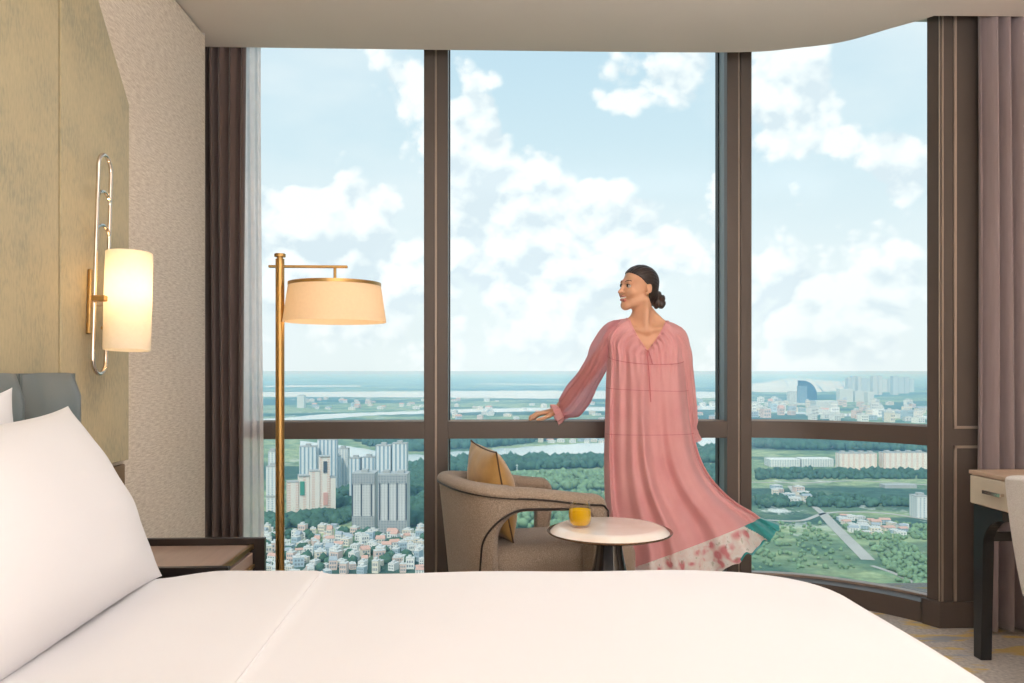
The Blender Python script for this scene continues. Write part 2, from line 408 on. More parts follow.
# ------------------------------------------------------------------ panelled bed wall
hp = thing('panelling', 'tall olive-gold cloth panelling with a slanted corner on the wall behind the bed', 'wall panelling', (XL + .002, .055, 0))
def yz_prism(poly, x0, x1, mi=0, mb=None):
    return (mb or MB()).prism(poly, x0, x1, mi, fn=lambda a, b, h: (h, a, b))
yz_prism([(2.595, .90), (3.10, .90), (3.10, 2.24), (2.55, 2.87), (2.595, 2.87)][:3] + [(3.10, 2.24), (2.62, 2.79), (2.595, 2.79)], .004, .026).build('side_panel', M_PANEL, hp, smooth=False, bevel=.004)
yz_prism([(-1.5, .90), (2.583, .90), (2.583, 2.832), (2.55, 2.87), (-1.5, 2.87)], .004, .026).build('centre_panel', M_PANEL, hp, smooth=False, bevel=.004)
yz_prism([(-1.5, .90), (3.106, .90), (3.106, 2.243), (2.555, 2.875), (-1.5, 2.875)], .0, .012).build('backing_edge', simple('pale metal edge', rgb(206, 196, 170), .35, .3), hp, smooth=False)
yz_prism([(-1.5, .03), (3.09, .03), (3.09, .885), (-1.5, .885)], .0, .016).build('lower_panel', simple('brown lower panel', rgb(120, 92, 62), .5, var=.1), hp, smooth=False, bevel=.003)

# headboard: upright padded channels
hb = thing('headboard', 'grey teal leather headboard of padded upright channels behind the white pillows', 'headboard', (-1.318, .13, 0))
ys = [2.45 - .312 * i for i in range(8)]
for y1 in ys:
    y0 = y1 - .306; P = []
    for i in range(11):
        t = -1 + .2 * i; row = []
        for j in range(15):
            u = j / 14; z = .30 + u * .93
            top = 1 if u < .93 else math.sqrt(max(0, 1 - ((u - .93) / .07) ** 2))
            bul = (1 - abs(t) ** 4) ** .5 if abs(t) < 1 else 0
            row.append((.07 + .048 * bul * (.35 + .65 * top), (y0 + y1) / 2 + t * .153, z - .012 * (1 - bul) * (u > .9)))
        P.append(row)
    mb = MB().grid(P); mb.box(.002, .075, y0 + .001, y1 - .001, .30, 1.228)
    mb.build('padded_channel', M_TEAL_LEATHER, hb)
MB().box(.0, .05, ys[-1] - .3, 2.45, .02, .30).build('headboard_base', M_DARKWOOD, hb, smooth=False)

# ------------------------------------------------------------------ bedside sconce (light tilted on its bracket)
sc = thing('wall_sconce', 'lit bedside wall sconce with a white cylinder shade on a long nickel loop', 'wall light', (-1.3205, 2.822, 1.47), (math.radians(-3.5), 0, 0))
loop = []
for i in range(25):
    a = PI * i / 24; loop.append((.045, .047 * math.cos(a), .452 + .05 * math.sin(a)))
for i in range(25):
    a = PI + PI * i / 24; loop.append((.045, .047 * math.cos(a), -.195 + .05 * math.sin(a)))
MB().tube(loop, .0065, 10, closed=True).build('loop', M_CHROME, sc)
for z in (.225, .34):
    MB().tube([(.045, .047 * math.cos(PI * i / 12), z + .035 * math.sin(PI * i / 12)) for i in range(13)], .006, 8).build('rung', M_CHROME, sc)
MB().box(0.0, .012, -.005, .040, -.11, .11).build('backplate', M_BRASS, sc, smooth=False, bevel=.003)
MB().box(.01, .06, .005, .03, -.014, .014).build('bracket', M_CHROME, sc, smooth=False, bevel=.003)
MB().box(.05, .095, -.084, -.048, -.009, .009).build('shade_clip', M_BRASS, sc, smooth=False, bevel=.003)
def shade_mat(name, col, glow, strength):
    m, nt = new_mat(name); out = nt.n('ShaderNodeOutputMaterial')
    tc = nt.n('ShaderNodeTexCoord'); nz = nt.n('ShaderNodeTexNoise'); nz.inputs['Scale'].default_value = 90; nt.l(tc.outputs['Object'], nz.inputs['Vector'])
    c = ramp(nt, nz.outputs[0], [(.3, tuple(q * .96 for q in col[:3]) + (1,)), (.7, col)])
    d = nt.n('ShaderNodeBsdfDiffuse'); t = nt.n('ShaderNodeBsdfTranslucent'); nt.l(c, d.inputs[0]); nt.l(c, t.inputs[0])
    a = nt.n('ShaderNodeMixShader'); a.inputs[0].default_value = .45; nt.l(d.outputs[0], a.inputs[1]); nt.l(t.outputs[0], a.inputs[2])
    e = nt.n('ShaderNodeEmission'); e.inputs[0].default_value = glow; e.inputs[1].default_value = strength
    ad = nt.n('ShaderNodeAddShader'); nt.l(a.outputs[0], ad.inputs[0]); nt.l(e.outputs[0], ad.inputs[1]); nt.l(ad.outputs[0], out.inputs[0]); return m
M_SHADE_W = shade_mat('white lamp shade', rgb(240, 232, 218), rgb(255, 226, 188), 0.10)
M_SHADE_T = shade_mat('cream lamp shade', rgb(238, 220, 194), rgb(255, 214, 160), 0.12)
mb = MB(); mb.lathe([(.074, -.165), (.075, 0), (.074, .165), (.0715, .165), (.072, 0), (.0715, -.165), (.074, -.165)], 48, (.135, 0, 0), caps=False)
mb.build('shade', M_SHADE_W, sc)
MB().tube([(.135, 0, -.1), (.135, 0, .0)], .012, 10).tube([(.05, 0, -.09), (.135, 0, -.09)], .006, 8).build('lamp_holder', M_BRASS, sc)

# ------------------------------------------------------------------ brass floor lamp
base = W(280, 371, 3.3)
fl = thing('floor_lamp', 'tall brass floor lamp with a cream drum shade hanging from its side arm', 'floor lamp', (base.x, base.y, 0))
zt = CAM_Z + (HZ - 256) / F_PX * 3.3; za = CAM_Z + (HZ - 266.5) / F_PX * 3.3; u = 3.3 / F_PX
MB().lathe([(0, 0), (.13, 0), (.132, .006), (.132, .014), (.126, .018), (.02, .022), (0, .022)], 48).build('base', M_BRASS, fl)
MB().tube([(0, 0, .02), (0, 0, zt - .012)], .0175, 20).build('pole', M_BRASS, fl)
MB().lathe([(0, -.012), (.012, -.012), (.012, .0), (.022, .0), (.0225, .003), (.0225, .011), (.021, .013), (0, .013)], 32, (0, 0, zt - .004)).build('finial', M_BRASS, fl)
MB().box(-11 * u, 67 * u, -.010, .010, za - .005, za + .005).build('arm', M_BRASS, fl, smooth=False, bevel=.002)
sx = 54.5 * u; zs1 = CAM_Z + (HZ - 284.5) / F_PX * 3.3; zs0 = CAM_Z + (HZ - 322) / F_PX * 3.3
MB().tube([(sx, 0, za), (sx, 0, zs1 - .03)], .006, 10).build('rod', M_BRASS, fl)
r1, r0 = 45.5 * u, 51 * u
sh = MB().lathe([(r0, zs0), (r1, zs1), (r1 - .002, zs1), (r0 - .002, zs0), (r0, zs0)], 64, (sx, 0, 0), caps=False).build('shade', M_SHADE_T, fl)
MB().lathe([(r1 + .0015, zs1 - .006), (r1 + .0015, zs1 + .007), (r1 - .004, zs1 + .007), (r1 - .004, zs1 - .006), (r1 + .0015, zs1 - .006)], 64, (sx, 0, 0), caps=False).build('shade_rim', M_BRASS, sh)
mb = MB()
for k in range(3):
    a = 2 * PI * k / 3 + .4; mb.tube([(sx, 0, zs1), (sx + r1 * math.cos(a), r1 * math.sin(a), zs1)], .0025, 6)
mb.build('shade_spider', M_BRASS, sh)
MB().lathe([(0, -.05), (.012, -.05), (.03, -.02), (.03, 0), (.02, .022), (0, .03)], 20, (sx, 0, zs1 - .055)).build('bulb', shade_mat('lamp bulb', rgb(250, 240, 220), rgb(255, 226, 180), 3.0), fl)

# ------------------------------------------------------------------ nightstand
ns = thing('nightstand', 'low dark-framed bedside cabinet with brown veneer top and brass edging beside the bed', 'nightstand', (-.985, 2.84, 0))
def nb(x0, x1, y0, y1, z0, z1, mb=None): return (mb or MB()).box(x0 + 1.0, x1 + 1.0, y0 - 2.8, y1 - 2.8, z0, z1)
XF = -.85
m2 = nb(-1.318, -.797, 2.985, 3.01, 0, .625); m2.build('side_panel', M_DARKWOOD, ns, smooth=False, bevel=.002)
nb(-1.318, -.797, 2.552, 2.577, 0, .622).build('side_panel', M_DARKWOOD, ns, smooth=False, bevel=.002)
nb(-1.318, XF, 2.578, 2.984, .56, .60).build('top', M_VENEER, ns, smooth=False, bevel=.001)
nb(XF + .0005, XF + .014, 2.578, 2.984, .588, .603).build('brass_edge', M_BRASS, ns, smooth=False)
nb(-1.318, XF - .01, 2.578, 2.984, .08, .558).build('carcass', M_DARKWOOD, ns, smooth=False)
for z0, z1 in ((.33, .575), (.085, .32)):
    d = nb(XF - .008, XF + .012, 2.582, 2.98, z0, z1).build('drawer', M_VENEER, ns, smooth=False, bevel=.002)
    nb(XF + .0125, XF + .026, 2.60, 2.96, z1 - .05, z1 - .038).build('handle', M_BRASS, d, smooth=False, bevel=.002)

# ------------------------------------------------------------------ curtains
def curtain_sheet(x0, x1, y, z0, z1, amp, waves, seed, n=None, flare=.25):
    r = random.Random(seed); n = n or waves * 14; P = []; ph = [r.uniform(-.5, .5) for _ in range(waves + 1)]; am = [r.uniform(.75, 1.2) for _ in range(waves + 1)]
    for j in range(25):
        v = j / 24; row = []
        for i in range(n + 1):
            t = i / n; w = t * waves; k = int(min(waves - 1, w)); f = w - k; a = am[k] * (1 - f) + am[min(waves, k + 1)] * f; p = ph[k] * (1 - f) + ph[min(waves, k + 1)] * f
            q = 1 + flare * (1 - v)
            row.append((x0 + (x1 - x0) * t + .010 * math.sin(v * 3 + k), y + amp * a * q * math.sin(2 * PI * w + p * (1.2 - v)), z0 + (z1 - z0) * v))
        P.append(row)
    return MB().grid(P)
def curtain(name, label, x0, x1, y, z0, z1, amp, waves, seed, mat, sheer_=False):
    t = thing(name, label, 'curtain', ((x0 + x1) / 2, y, 0)); ox = (x0 + x1) / 2
    o = curtain_sheet(x0 - ox, x1 - ox, 0, z0, z1, amp, waves, seed).build('cloth', mat, t); s = o.modifiers.new('thick', 'SOLIDIFY'); s.thickness = .0025 if not sheer_ else .0006
    if sheer_: o.modifiers.remove(s)
    h = curtain_sheet(x0 - ox, x1 - ox, 0, z1, z1 + .06, amp * .9, waves, seed).build('heading', mat, t)
    MB().box(x0 - ox, x1 - ox, -.012, .012, z1 + .062, z1 + .085).build('track', M_BLACK, t, smooth=False)
    return t
curtain('curtain', 'dark taupe curtain bunched beside the beige wall and floor lamp', px2x(196, 4.25), px2x(246, 4.25), 4.295, .015, 3.16, .028, 5, 4, M_CURTAIN_DARK)
curtain('sheer_curtain', 'thin white sheer curtain gathered beside the dark taupe curtain', px2x(238, 4.37), px2x(265, 4.37), 4.372, .015, 3.16, .012, 3, 9, M_SHEER, True)
curtain('curtain', 'mauve brown curtain hanging behind the writing desk and pilaster', px2x(985, 3.84), 2.86, 3.785, .015, 3.16, .042, 7, 12, M_CURTAIN)
# ------------------------------------------------------------------ bed, bedding
bed = thing('bed', 'wide bed base and mattress under the white duvet', 'bed', (-.17, 1.28, 0))
MB().box(-.95, .96, -.88, .88, .10, .30).build('base', simple('grey bed base cloth', rgb(120, 112, 106), .8), bed, smooth=False, bevel=.01)
MB().box(-.95, .96, -.86, .86, .302, .585).build('mattress', M_LINEN, bed, smooth=False, bevel=.05, bseg=4)
for sx_ in (-.9, .9):
    for sy_ in (-.8, .8): MB().lathe([(.03, 0), (.035, .10)], 16, (sx_, sy_, 0)).build('leg', M_BLACKWOOD, bed)

BX0, BX1, BY0, BY1, BT = -1.17, .950, .30, 2.27, .697
fd = Field(ax(-1.24, 1.0, .0125), ax(.2, 2.4, .0125), ax(.10, .78, .011))
r = (slice(None),) * 3; x, y, z = fd.pts(r)
def rbox2(x, y, x0, x1, y0, y1, rad):
    qx = np.abs(x - (x0 + x1) / 2) - (x1 - x0) / 2 + rad; qy = np.abs(y - (y0 + y1) / 2) - (y1 - y0) / 2 + rad
    return np.sqrt(np.maximum(qx, 0) ** 2 + np.maximum(qy, 0) ** 2) + np.minimum(np.maximum(qx, qy), 0) - rad
wav = .004 * np.sin(3.1 * x + 1.3 * y) * np.sin(2.3 * y - .7 * x + 1) + .003 * np.sin(9 * x + 4 * y + 2) * np.sin(5 * y - 3 * x)
top = BT + wav + .009 * smoothstep(-.405, -.425, x) - .012 * smoothstep(.45, .9, x) - .02 * smoothstep(-.62, -.9, x) + .006 * np.exp(-((x + .72) / .08) ** 2)
rad = .27
ripple = .008 * np.sin(11 * x + 7 * y) * smoothstep(.5, .2, z) + .016 * smoothstep(.62, .2, z)
s2 = rbox2(x, y, BX0, BX1, BY0, BY1, rad) - ripple
RR = .085
qa = s2 + RR; qb = z - top + RR
d = np.sqrt(np.maximum(qa, 0) ** 2 + np.maximum(qb, 0) ** 2) + np.minimum(np.maximum(qa, qb), 0) - RR
d = np.maximum(d, .17 - z)
inn = np.maximum(rbox2(x, y, BX0 + .016, BX1 - .05, BY0 + .05, BY1 - .05, .04), z - .625)
inn = np.maximum(inn, -2.0)
fd.F[:] = np.maximum(d, -inn)
me = fd.mesh('duvet'); dv = finish('duvet', me, M_LINEN, angle=70); relax(dv, 3)
tag(dv, 'smooth white duvet spread over the wide bed with its head end folded back', 'duvet')
hemline = []
for i in range(60):
    yy = .42 + (2.20 - .42) * i / 59; hemline.append((-.418, yy, BT + .0035 + .004 * math.sin(3.1 * -.418 + 1.3 * yy) * math.sin(2.3 * yy + .7 * .418 + 1) + .003 * math.sin(-9 * .418 + 4 * yy + 2) * math.sin(5 * yy + 3 * .418)))
MB().tube(hemline, .0035, 8).build('folded_edge', M_LINEN, dv)

def pillow(name, label, w, h, t, loc, rot, mat, seed=1, sag=.05, ear=.02, sagw=None, cat='pillow', exp=.55, n=40, group=None, flange=0, piping=None):
    r = random.Random(seed); P, Q = [], []; sagw = sag if sagw is None else sagw
    def rim(u, v):
        a = u * w / 2 * (1 - sagw * (1 - v * v) * abs(u) ** 3); b = v * h / 2 * (1 - (sag if v > 0 else sag * .15) * 1.3 * (1 - u * u) * abs(v) ** 3)
        k = (abs(u) * abs(v)) ** 6; return a * (1 + ear * k), b * (1 + ear * 1.4 * k)
    for i in range(n + 1):
        a1, a2 = [], []
        for j in range(n + 1):
            u, v = -1 + 2 * i / n, -1 + 2 * j / n; u, v = math.sin(u * PI / 2), math.sin(v * PI / 2)
            b, c = rim(u, v); q = (max(0, (1 - u ** 2) * (1 - v ** 2))) ** exp
            wr = 1 + .05 * math.sin(5 * u + 3 * v + seed) * math.sin(4 * v - 2 * u) + .035 * math.sin(11 * u + seed) * abs(v) ** 2 + .035 * math.sin(12 * v + 2 * seed) * abs(u) ** 2
            a1.append((t / 2 * q * wr, b, c)); a2.append((-t / 2 * q * (2 - wr), b, c))
        P.append(a1); Q.append(a2)
    mb = MB().grid(P).grid(Q)
    o = mb.build(name, mat, None, loc, angle=80)
    bm = bmesh.new(); bm.from_mesh(o.data); bmesh.ops.remove_doubles(bm, verts=bm.verts[:], dist=1e-4); bmesh.ops.recalc_face_normals(bm, faces=bm.faces[:]); bm.to_mesh(o.data); bm.free()
    o.rotation_euler = rot; tag(o, label, cat, group)
    if piping:
        pts = [(0,) + rim(math.sin((-1 + i / 20) * PI / 2), -1) for i in range(40)] + [(0,) + rim(1, math.sin((-1 + i / 20) * PI / 2)) for i in range(40)] + [(0,) + rim(math.sin((1 - i / 20) * PI / 2), 1) for i in range(40)] + [(0,) + rim(-1, math.sin((1 - i / 20) * PI / 2)) for i in range(40)]
        MB().tube(pts, .004, 8, closed=True).build('piping', piping, o)
    return o
pillow('pillow', 'big white pillow leaning upright at the head of the bed nearest the duvet fold', .98, .50, .27, (-.967, 1.73, .906), (math.radians(1), math.radians(-28), 0), M_LINEN, 2, sag=.07, ear=.025, sagw=.0)
pillow('pillow', 'white pillow wedged behind the big pillow against the leather headboard', .92, .48, .12, (-1.095, 1.60, .936), (math.radians(1.0), math.radians(-13), 0), M_LINEN, 5, sag=.07, ear=.05)

# ------------------------------------------------------------------ armchair
def boucle(name, c1, c2, c3):
    m, nt = new_mat(name); out = nt.n('ShaderNodeOutputMaterial'); p = nt.n('ShaderNodeBsdfPrincipled'); p.inputs['Roughness'].default_value = .9; p.inputs['Specular IOR Level'].default_value = .15; p.inputs['Sheen Weight'].default_value = .2
    tc = nt.n('ShaderNodeTexCoord'); z = nt.n('ShaderNodeTexNoise'); z.inputs['Scale'].default_value = 260; z.inputs['Detail'].default_value = 3; nt.l(tc.outputs['Object'], z.inputs['Vector'])
    nt.l(ramp(nt, z.outputs[0], [(.32, c1), (.5, c2), (.68, c3)]), p.inputs['Base Color'])
    b = nt.n('ShaderNodeBump'); b.inputs['Strength'].default_value = .6; b.inputs['Distance'].default_value = .006; nt.l(z.outputs[0], b.inputs['Height']); nt.l(b.outputs[0], p.inputs['Normal']); nt.l(p.outputs[0], out.inputs[0]); return m
M_BOUCLE = boucle('brown tweed cloth', rgb(134, 117, 102), rgb(158, 139, 122), rgb(184, 165, 148))
M_PIPING = simple('dark brown piping', rgb(42, 30, 26), .5)
M_MUSTARD = simple('mustard velvet', rgb(182, 140, 78), .7, var=.08, scale=25, bump=.08, bscale=250, sheen=.4)

CX, CY_, CROT = .108, 3.838, math.radians(19)          # chair base centre; it faces the view
ch = thing('armchair', 'brown tweed tub armchair with cut-out arms and dark piping beside the round table', 'armchair', (CX, CY_, 0), (0, 0, CROT))
fc = Field(ax(-.44, .46, .0085), ax(-.42, .42, .0085), ax(.04, .86, .0085)); x, y, z = fc.pts((slice(None),) * 3)
RY, RX, XB, PW, TH = .345, .185, -.045, 2.8, .085
def ztop(x): return .748 - .022 * smoothstep(-.30, .0, x) - .052 * smoothstep(-.08, .40, x)
def shell_plan(x, y):
    """distance to the outside of the U-shaped back and arms"""
    xs_ = np.minimum(x - XB, 0) / RX; ys_ = y / RY
    return ((np.abs(xs_) ** PW + np.abs(ys_) ** PW) ** (1 / PW) - 1) * RX * np.where(x < XB, 1.0, RY / RX)
lean = (z - .40) * .11
xo = x + lean * smoothstep(.1, -.25, x)
po = shell_plan(xo, y); wall = np.maximum(po, -(po + TH))
def rnd(qa, qb, r): return np.sqrt(np.maximum(qa + r, 0) ** 2 + np.maximum(qb + r, 0) ** 2) + np.minimum(np.maximum(qa + r, qb + r), 0) - r
ff = .385 - .16 * np.maximum(0, .52 - z)
sh = rnd(wall, rnd(x - ff, z - ztop(x), .06), .036)
sh = sh - .008 * smoothstep(-.045, -.030, z - ztop(x)) * smoothstep(.40, .33, x)
sh = np.maximum(sh, .06 - z)
def arch(x0, x1, z1, rl, rr):
    """opening in the side: nearly flat head at z1, big rounded shoulder at x0"""
    zz = z1 - .045 * x
    return np.maximum(np.maximum(rnd(x0 - x, z - zz, rl), rnd(x - x1, z - zz, rr)), .12 - z)
inner, outer = arch(-.125, .285, .622, .13, .04), arch(-.195, .305, .640, .18, .05)
sh = np.maximum(sh, -np.maximum(inner, .15 - np.abs(y)))
t_ = np.clip((np.abs(y) - .285) / .06, 0, 1)
sh = np.maximum(sh, -np.maximum(inner * (1 - t_) + outer * t_, .27 - np.abs(y)))
fc.F[:] = sh
me = fc.mesh('frame'); o = finish('shell', me, M_BOUCLE, ch, angle=80); relax(o, 2)
# seat cushion with a bulging front edge
fs_ = Field(ax(-.30, .72, .010), ax(-.34, .34, .010), ax(.05, .54, .010)); x, y, z = fs_.pts((slice(None),) * 3)
qx = np.maximum(-.08 - x, x - (.528 - .4 * np.abs(y) ** 2.4 - .45 * np.maximum(y, 0))); qy = np.abs(y) - .165; qz = np.abs(z - .335) - (.030 + .010 * np.cos(y * 4) * np.cos(x * 3))
fs_.F[:] = np.sqrt(np.maximum(qx, 0) ** 2 + np.maximum(qy, 0) ** 2 + np.maximum(qz, 0) ** 2) - .085
me = fs_.mesh('seat'); o = finish('seat', me, M_BOUCLE, ch, angle=80); relax(o, 2)
MB().lathe([(.20, 0), (.21, .01), (.21, .05), (.20, .07)], 40).build('plinth', M_DARKWOOD, ch)
MB().box(-.12, .34, -.235, .235, .065, .215).build('seat_base', M_BOUCLE, ch, smooth=False, bevel=.03, bseg=3)
def zt_(xx): return float(ztop(np.float32(xx)))
def plan_y(xx, zz):
    xq = xx + (zz - .40) * .11 * float(smoothstep(.1, -.25, xx)); u_ = min(1, abs(min(xq - XB, 0)) / RX)
    return (1 - u_ ** PW) ** (1 / PW) * RY
near = [(.360, RY + .002, .50), (.374, RY + .003, .56), (.374, RY + .003, zt_(.37) - .062), (.355, RY + .004, zt_(.36) - .040)] + [(.34 - .04 * i, RY + .004, zt_(.34 - .04 * i) - .037) for i in range(10)]
back = []
for i in range(1, 50):
    a = PI * i / 50; cx_ = -abs(math.sin(a)) ** (2 / PW) * RX + XB; cy_ = -math.copysign(abs(math.cos(a)) ** (2 / PW), math.cos(a)) * RY
    le = (.73 - .40) * .11 * float(smoothstep(.1, -.25, cx_)); back.append((cx_ - le - .004 * math.sin(a), cy_ * 1.012, zt_(cx_ - le) - .037))
MB().tube([(a, -b, c) for a, b, c in near] + back + near[::-1], .0048, 8).build('piping', M_PIPING, ch)
for s in (-1, 1):
    x0, z1, rl, x1 = -.196, .641, .18, .285; q = [(x0, .10), (x0, .2), (x0, .3), (x0, .38)]
    for i in range(17):
        a = PI - PI / 2 * i / 16; xx = x0 + rl + rl * math.cos(a); q.append((xx, z1 - .045 * xx - rl + rl * math.sin(a)))
    for i in range(1, 9): xx = x0 + rl + (x1 - x0 - rl) * i / 8; q.append((xx, z1 - .045 * xx))
    MB().tube([(a, s * (plan_y(a, b) + .001), b) for a, b in q], .0048, 8).build('piping', M_PIPING, ch)
cp = W(491.5, 371, 3.86)
cu = pillow('cushion', 'mustard velvet cushion with brown piping propped in the tweed armchair', .40, .42, .20, (cp.x + .0, cp.y + .01, .674), (math.radians(3), math.radians(-12), math.radians(16)), M_MUSTARD, 3, sag=.03, ear=.015, cat='cushion', piping=simple('brown seam', rgb(88, 60, 40), .6))

# ------------------------------------------------------------------ round table with glass of juice
tp = W(609.5, 371, 3.3)
M_MARBLE = simple('cream veined stone', rgb(236, 220, 206), .12, var=.04, scale=7, col2=rgb(248, 238, 230), detail=8, coat=.3)
tb = thing('side_table', 'small round table with a cream stone top on a dark flared pedestal', 'table', (tp.x, tp.y, 0))
ZT = CAM_Z - (526.3 - HZ) / F_PX * 3.3; RT = 62.5 * 3.3 / F_PX
MB().lathe([(0, ZT - .02), (RT - .012, ZT - .02), (RT - .03, ZT - .004), (RT - .048, ZT + .002), (RT - .06, ZT + .003), (0, ZT + .003)], 96).build('top', M_MARBLE, tb, angle=25)
MB().lathe([(0, ZT - .042), (RT - .06, ZT - .040), (RT - .004, ZT - .024), (RT, ZT - .019), (RT - .002, ZT - .016), (RT - .012, ZT - .0205), (0, ZT - .0205)], 96).build('rim', simple('dark bronze rim', rgb(120, 92, 72), .25, .7), tb, angle=25)
prof = [(0, 0), (.192, 0), (.197, .006), (.192, .014)]
for i in range(20):
    t = i / 19; prof.append((.040 + .15 * (1 - t) ** 1.15 + .010 * t ** 8, .018 + t * (ZT - .062)))
prof += [(0, ZT - .043)]
MB().lathe(prof, 64).build('pedestal', simple('black lacquer', rgb(26, 18, 18), .12, var=.2, coat=.6), tb)
gp = W(580, 371, 3.27)
gl = thing('glass_of_juice', 'stemless glass of orange juice standing on the round stone table', 'glass', (gp.x, gp.y, ZT + .0035))
def clear_glass():
    m, nt = new_mat('clear drinking glass'); out = nt.n('ShaderNodeOutputMaterial'); t = nt.n('ShaderNodeBsdfTransparent'); t.inputs[0].default_value = (.985, .99, .99, 1)
    g = nt.n('ShaderNodeBsdfGlossy'); g.inputs['Roughness'].default_value = .03; lw = nt.n('ShaderNodeLayerWeight'); lw.inputs[0].default_value = .35
    mx = nt.n('ShaderNodeMixShader'); nt.l(math_n(nt, 'MULTIPLY', lw.outputs['Facing'], .35), mx.inputs[0]); nt.l(t.outputs[0], mx.inputs[1]); nt.l(g.outputs[0], mx.inputs[2]); nt.l(mx.outputs[0], out.inputs[0]); return m
R = .0465
gprof = [(.0, .002), (.030, .0), (.034, .002), (.042, .016), (R, .040), (R - .001, .062), (R - .005, .085), (R - .008, .104), (R - .0095, .104), (R - .0065, .085), (R - .0025, .062), (R - .0015, .040), (.040, .018), (.032, .009), (0, .009)]
MB().lathe(gprof, 48, caps=False).build('glass', clear_glass(), gl)
jm = sheer('orange juice', rgb(255, 214, 44), 1.0, .5)
MB().lathe([(0, .010), (.031, .010), (.0385, .018), (R - .003, .040), (R - .0035, .062), (R - .0045, .070), (0, .070)], 48).build('juice', jm, gl)

# ------------------------------------------------------------------ writing desk and its chair
M_DRAWER = simple('champagne drawer front', rgb(216, 200, 176), .4, .15, var=.05, scale=12)
M_DESKTOP = simple('light oak desk top', rgb(196, 166, 140), .35, var=.08, scale=5, stretch=(6, .5, 1))
dk = thing('writing_desk', 'writing desk with champagne drawer fronts on black arched legs by the mauve curtain', 'desk', (2.125, 2.67, 0))
YE, YS_ = 3.56 - 2.75, 2.05 - 2.75; ZD = CAM_Z - 98.5 / F_PX * 3.566
MB().box(0, .60, YS_, YE, ZD - .016, ZD).build('top', M_DESKTOP, dk, smooth=False, bevel=.002)
MB().box(.012, .60, YS_ + .004, YE - .004, ZD - .145, ZD - .017).build('case', M_DESKTOP, dk, smooth=False, bevel=.002)
for i in range(3):
    y1 = YE - .012 - i * .495; y0 = y1 - .483
    dr = MB().box(-.001, .011, y0, y1, ZD - .14, ZD - .021).build('drawer', M_DRAWER, dk, smooth=False, bevel=.003)
    ym = (y0 + y1) / 2 + .06
    MB().box(-.026, -.018, ym - .06, ym + .06, ZD - .084, ZD - .068).box(-.018, -.001, ym - .052, ym - .042, ZD - .082, ZD - .070).box(-.018, -.001, ym + .042, ym + .052, ZD - .082, ZD - .070).build('handle', M_CHROME, dr, smooth=False, bevel=.002)
def leg_arch(x0, x1, ya, yb):
    """leg at ya with a quarter-round bracket reaching towards yb"""
    s = 1 if yb > ya else -1; w = .068; poly = [(ya, 0), (ya + s * w * .8, 0), (ya + s * w, ZD - .32)]
    for i in range(11):
        a = PI / 2 * i / 10; poly.append((ya + s * (w + .13 - .13 * math.cos(a)), ZD - .32 + .13 * math.sin(a)))
    poly += [(ya + s * (w + .13), ZD - .147), (ya, ZD - .147)]
    return MB().prism(poly, x0, x1, fn=lambda a, b, h: (h, a, b))
for xa, xb in ((.014, .062), (.53, .578)):
    leg_arch(xa, xb, YE - .012, YS_).build('leg', M_BLACKWOOD, dk, smooth=False, bevel=.003); leg_arch(xa, xb, YS_ + .012, YE).build('leg', M_BLACKWOOD, dk, smooth=False, bevel=.003)
zb = CAM_Z - 163 / F_PX * 3.55
for yy in (YE - .075, YS_ + .035): MB().box(.06, .535, yy, yy + .03, zb - .02, zb + .02).build('stretcher', M_BLACKWOOD, dk, smooth=False, bevel=.003)

dc = thing('desk_chair', 'beige upholstered chair tucked under the writing desk', 'chair', (2.265, 2.74, 0))
M_BEIGE = boucle('beige chair cloth', rgb(214, 204, 194), rgb(228, 219, 210), rgb(238, 231, 224))
P = []
for i in range(25):
    v = i / 24; zz = .40 + .46 * v; row = []
    for j in range(25):
        u = -1 + j / 12; hw = .205 + .05 * v ** .8; top = .02 * (u * u) ** 1.5
        xb_ = -.295 - .04 * v + .03 * u * u - .006 * math.sin(v * PI); row.append((xb_, u * hw, zz - top * v))
    P.append(row)
o = MB().grid(P).build('backrest', M_BEIGE, dc); sd = o.modifiers.new('thick', 'SOLIDIFY'); sd.thickness = .045; sd.offset = -1; bv = o.modifiers.new('edge', 'BEVEL'); bv.width = .018; bv.segments = 4; bv.limit_method = 'ANGLE'; bv.angle_limit = math.radians(50)
fq = Field(ax(-.34, .30, .012), ax(-.30, .30, .012), ax(.36, .52, .012)); x, y, z = fq.pts((slice(None),) * 3)
qx = np.maximum(np.abs(x + .01) - .20, 0); qy = np.maximum(np.abs(y) - .19, 0); qz = np.maximum(np.abs(z - .435) - .015, 0)
fq.F[:] = np.sqrt(qx ** 2 + qy ** 2 + qz ** 2) - .04
me = fq.mesh('seat'); o = finish('seat', me, M_BEIGE, dc, angle=80); relax(o, 2)
for a in (-.2, .18):
    for b in (-.17, .17): MB().tube([(a, b, .40), (a * 1.22, b * 1.2, 0)], [.018, .011], 12).build('leg', M_BLACKWOOD, dc)
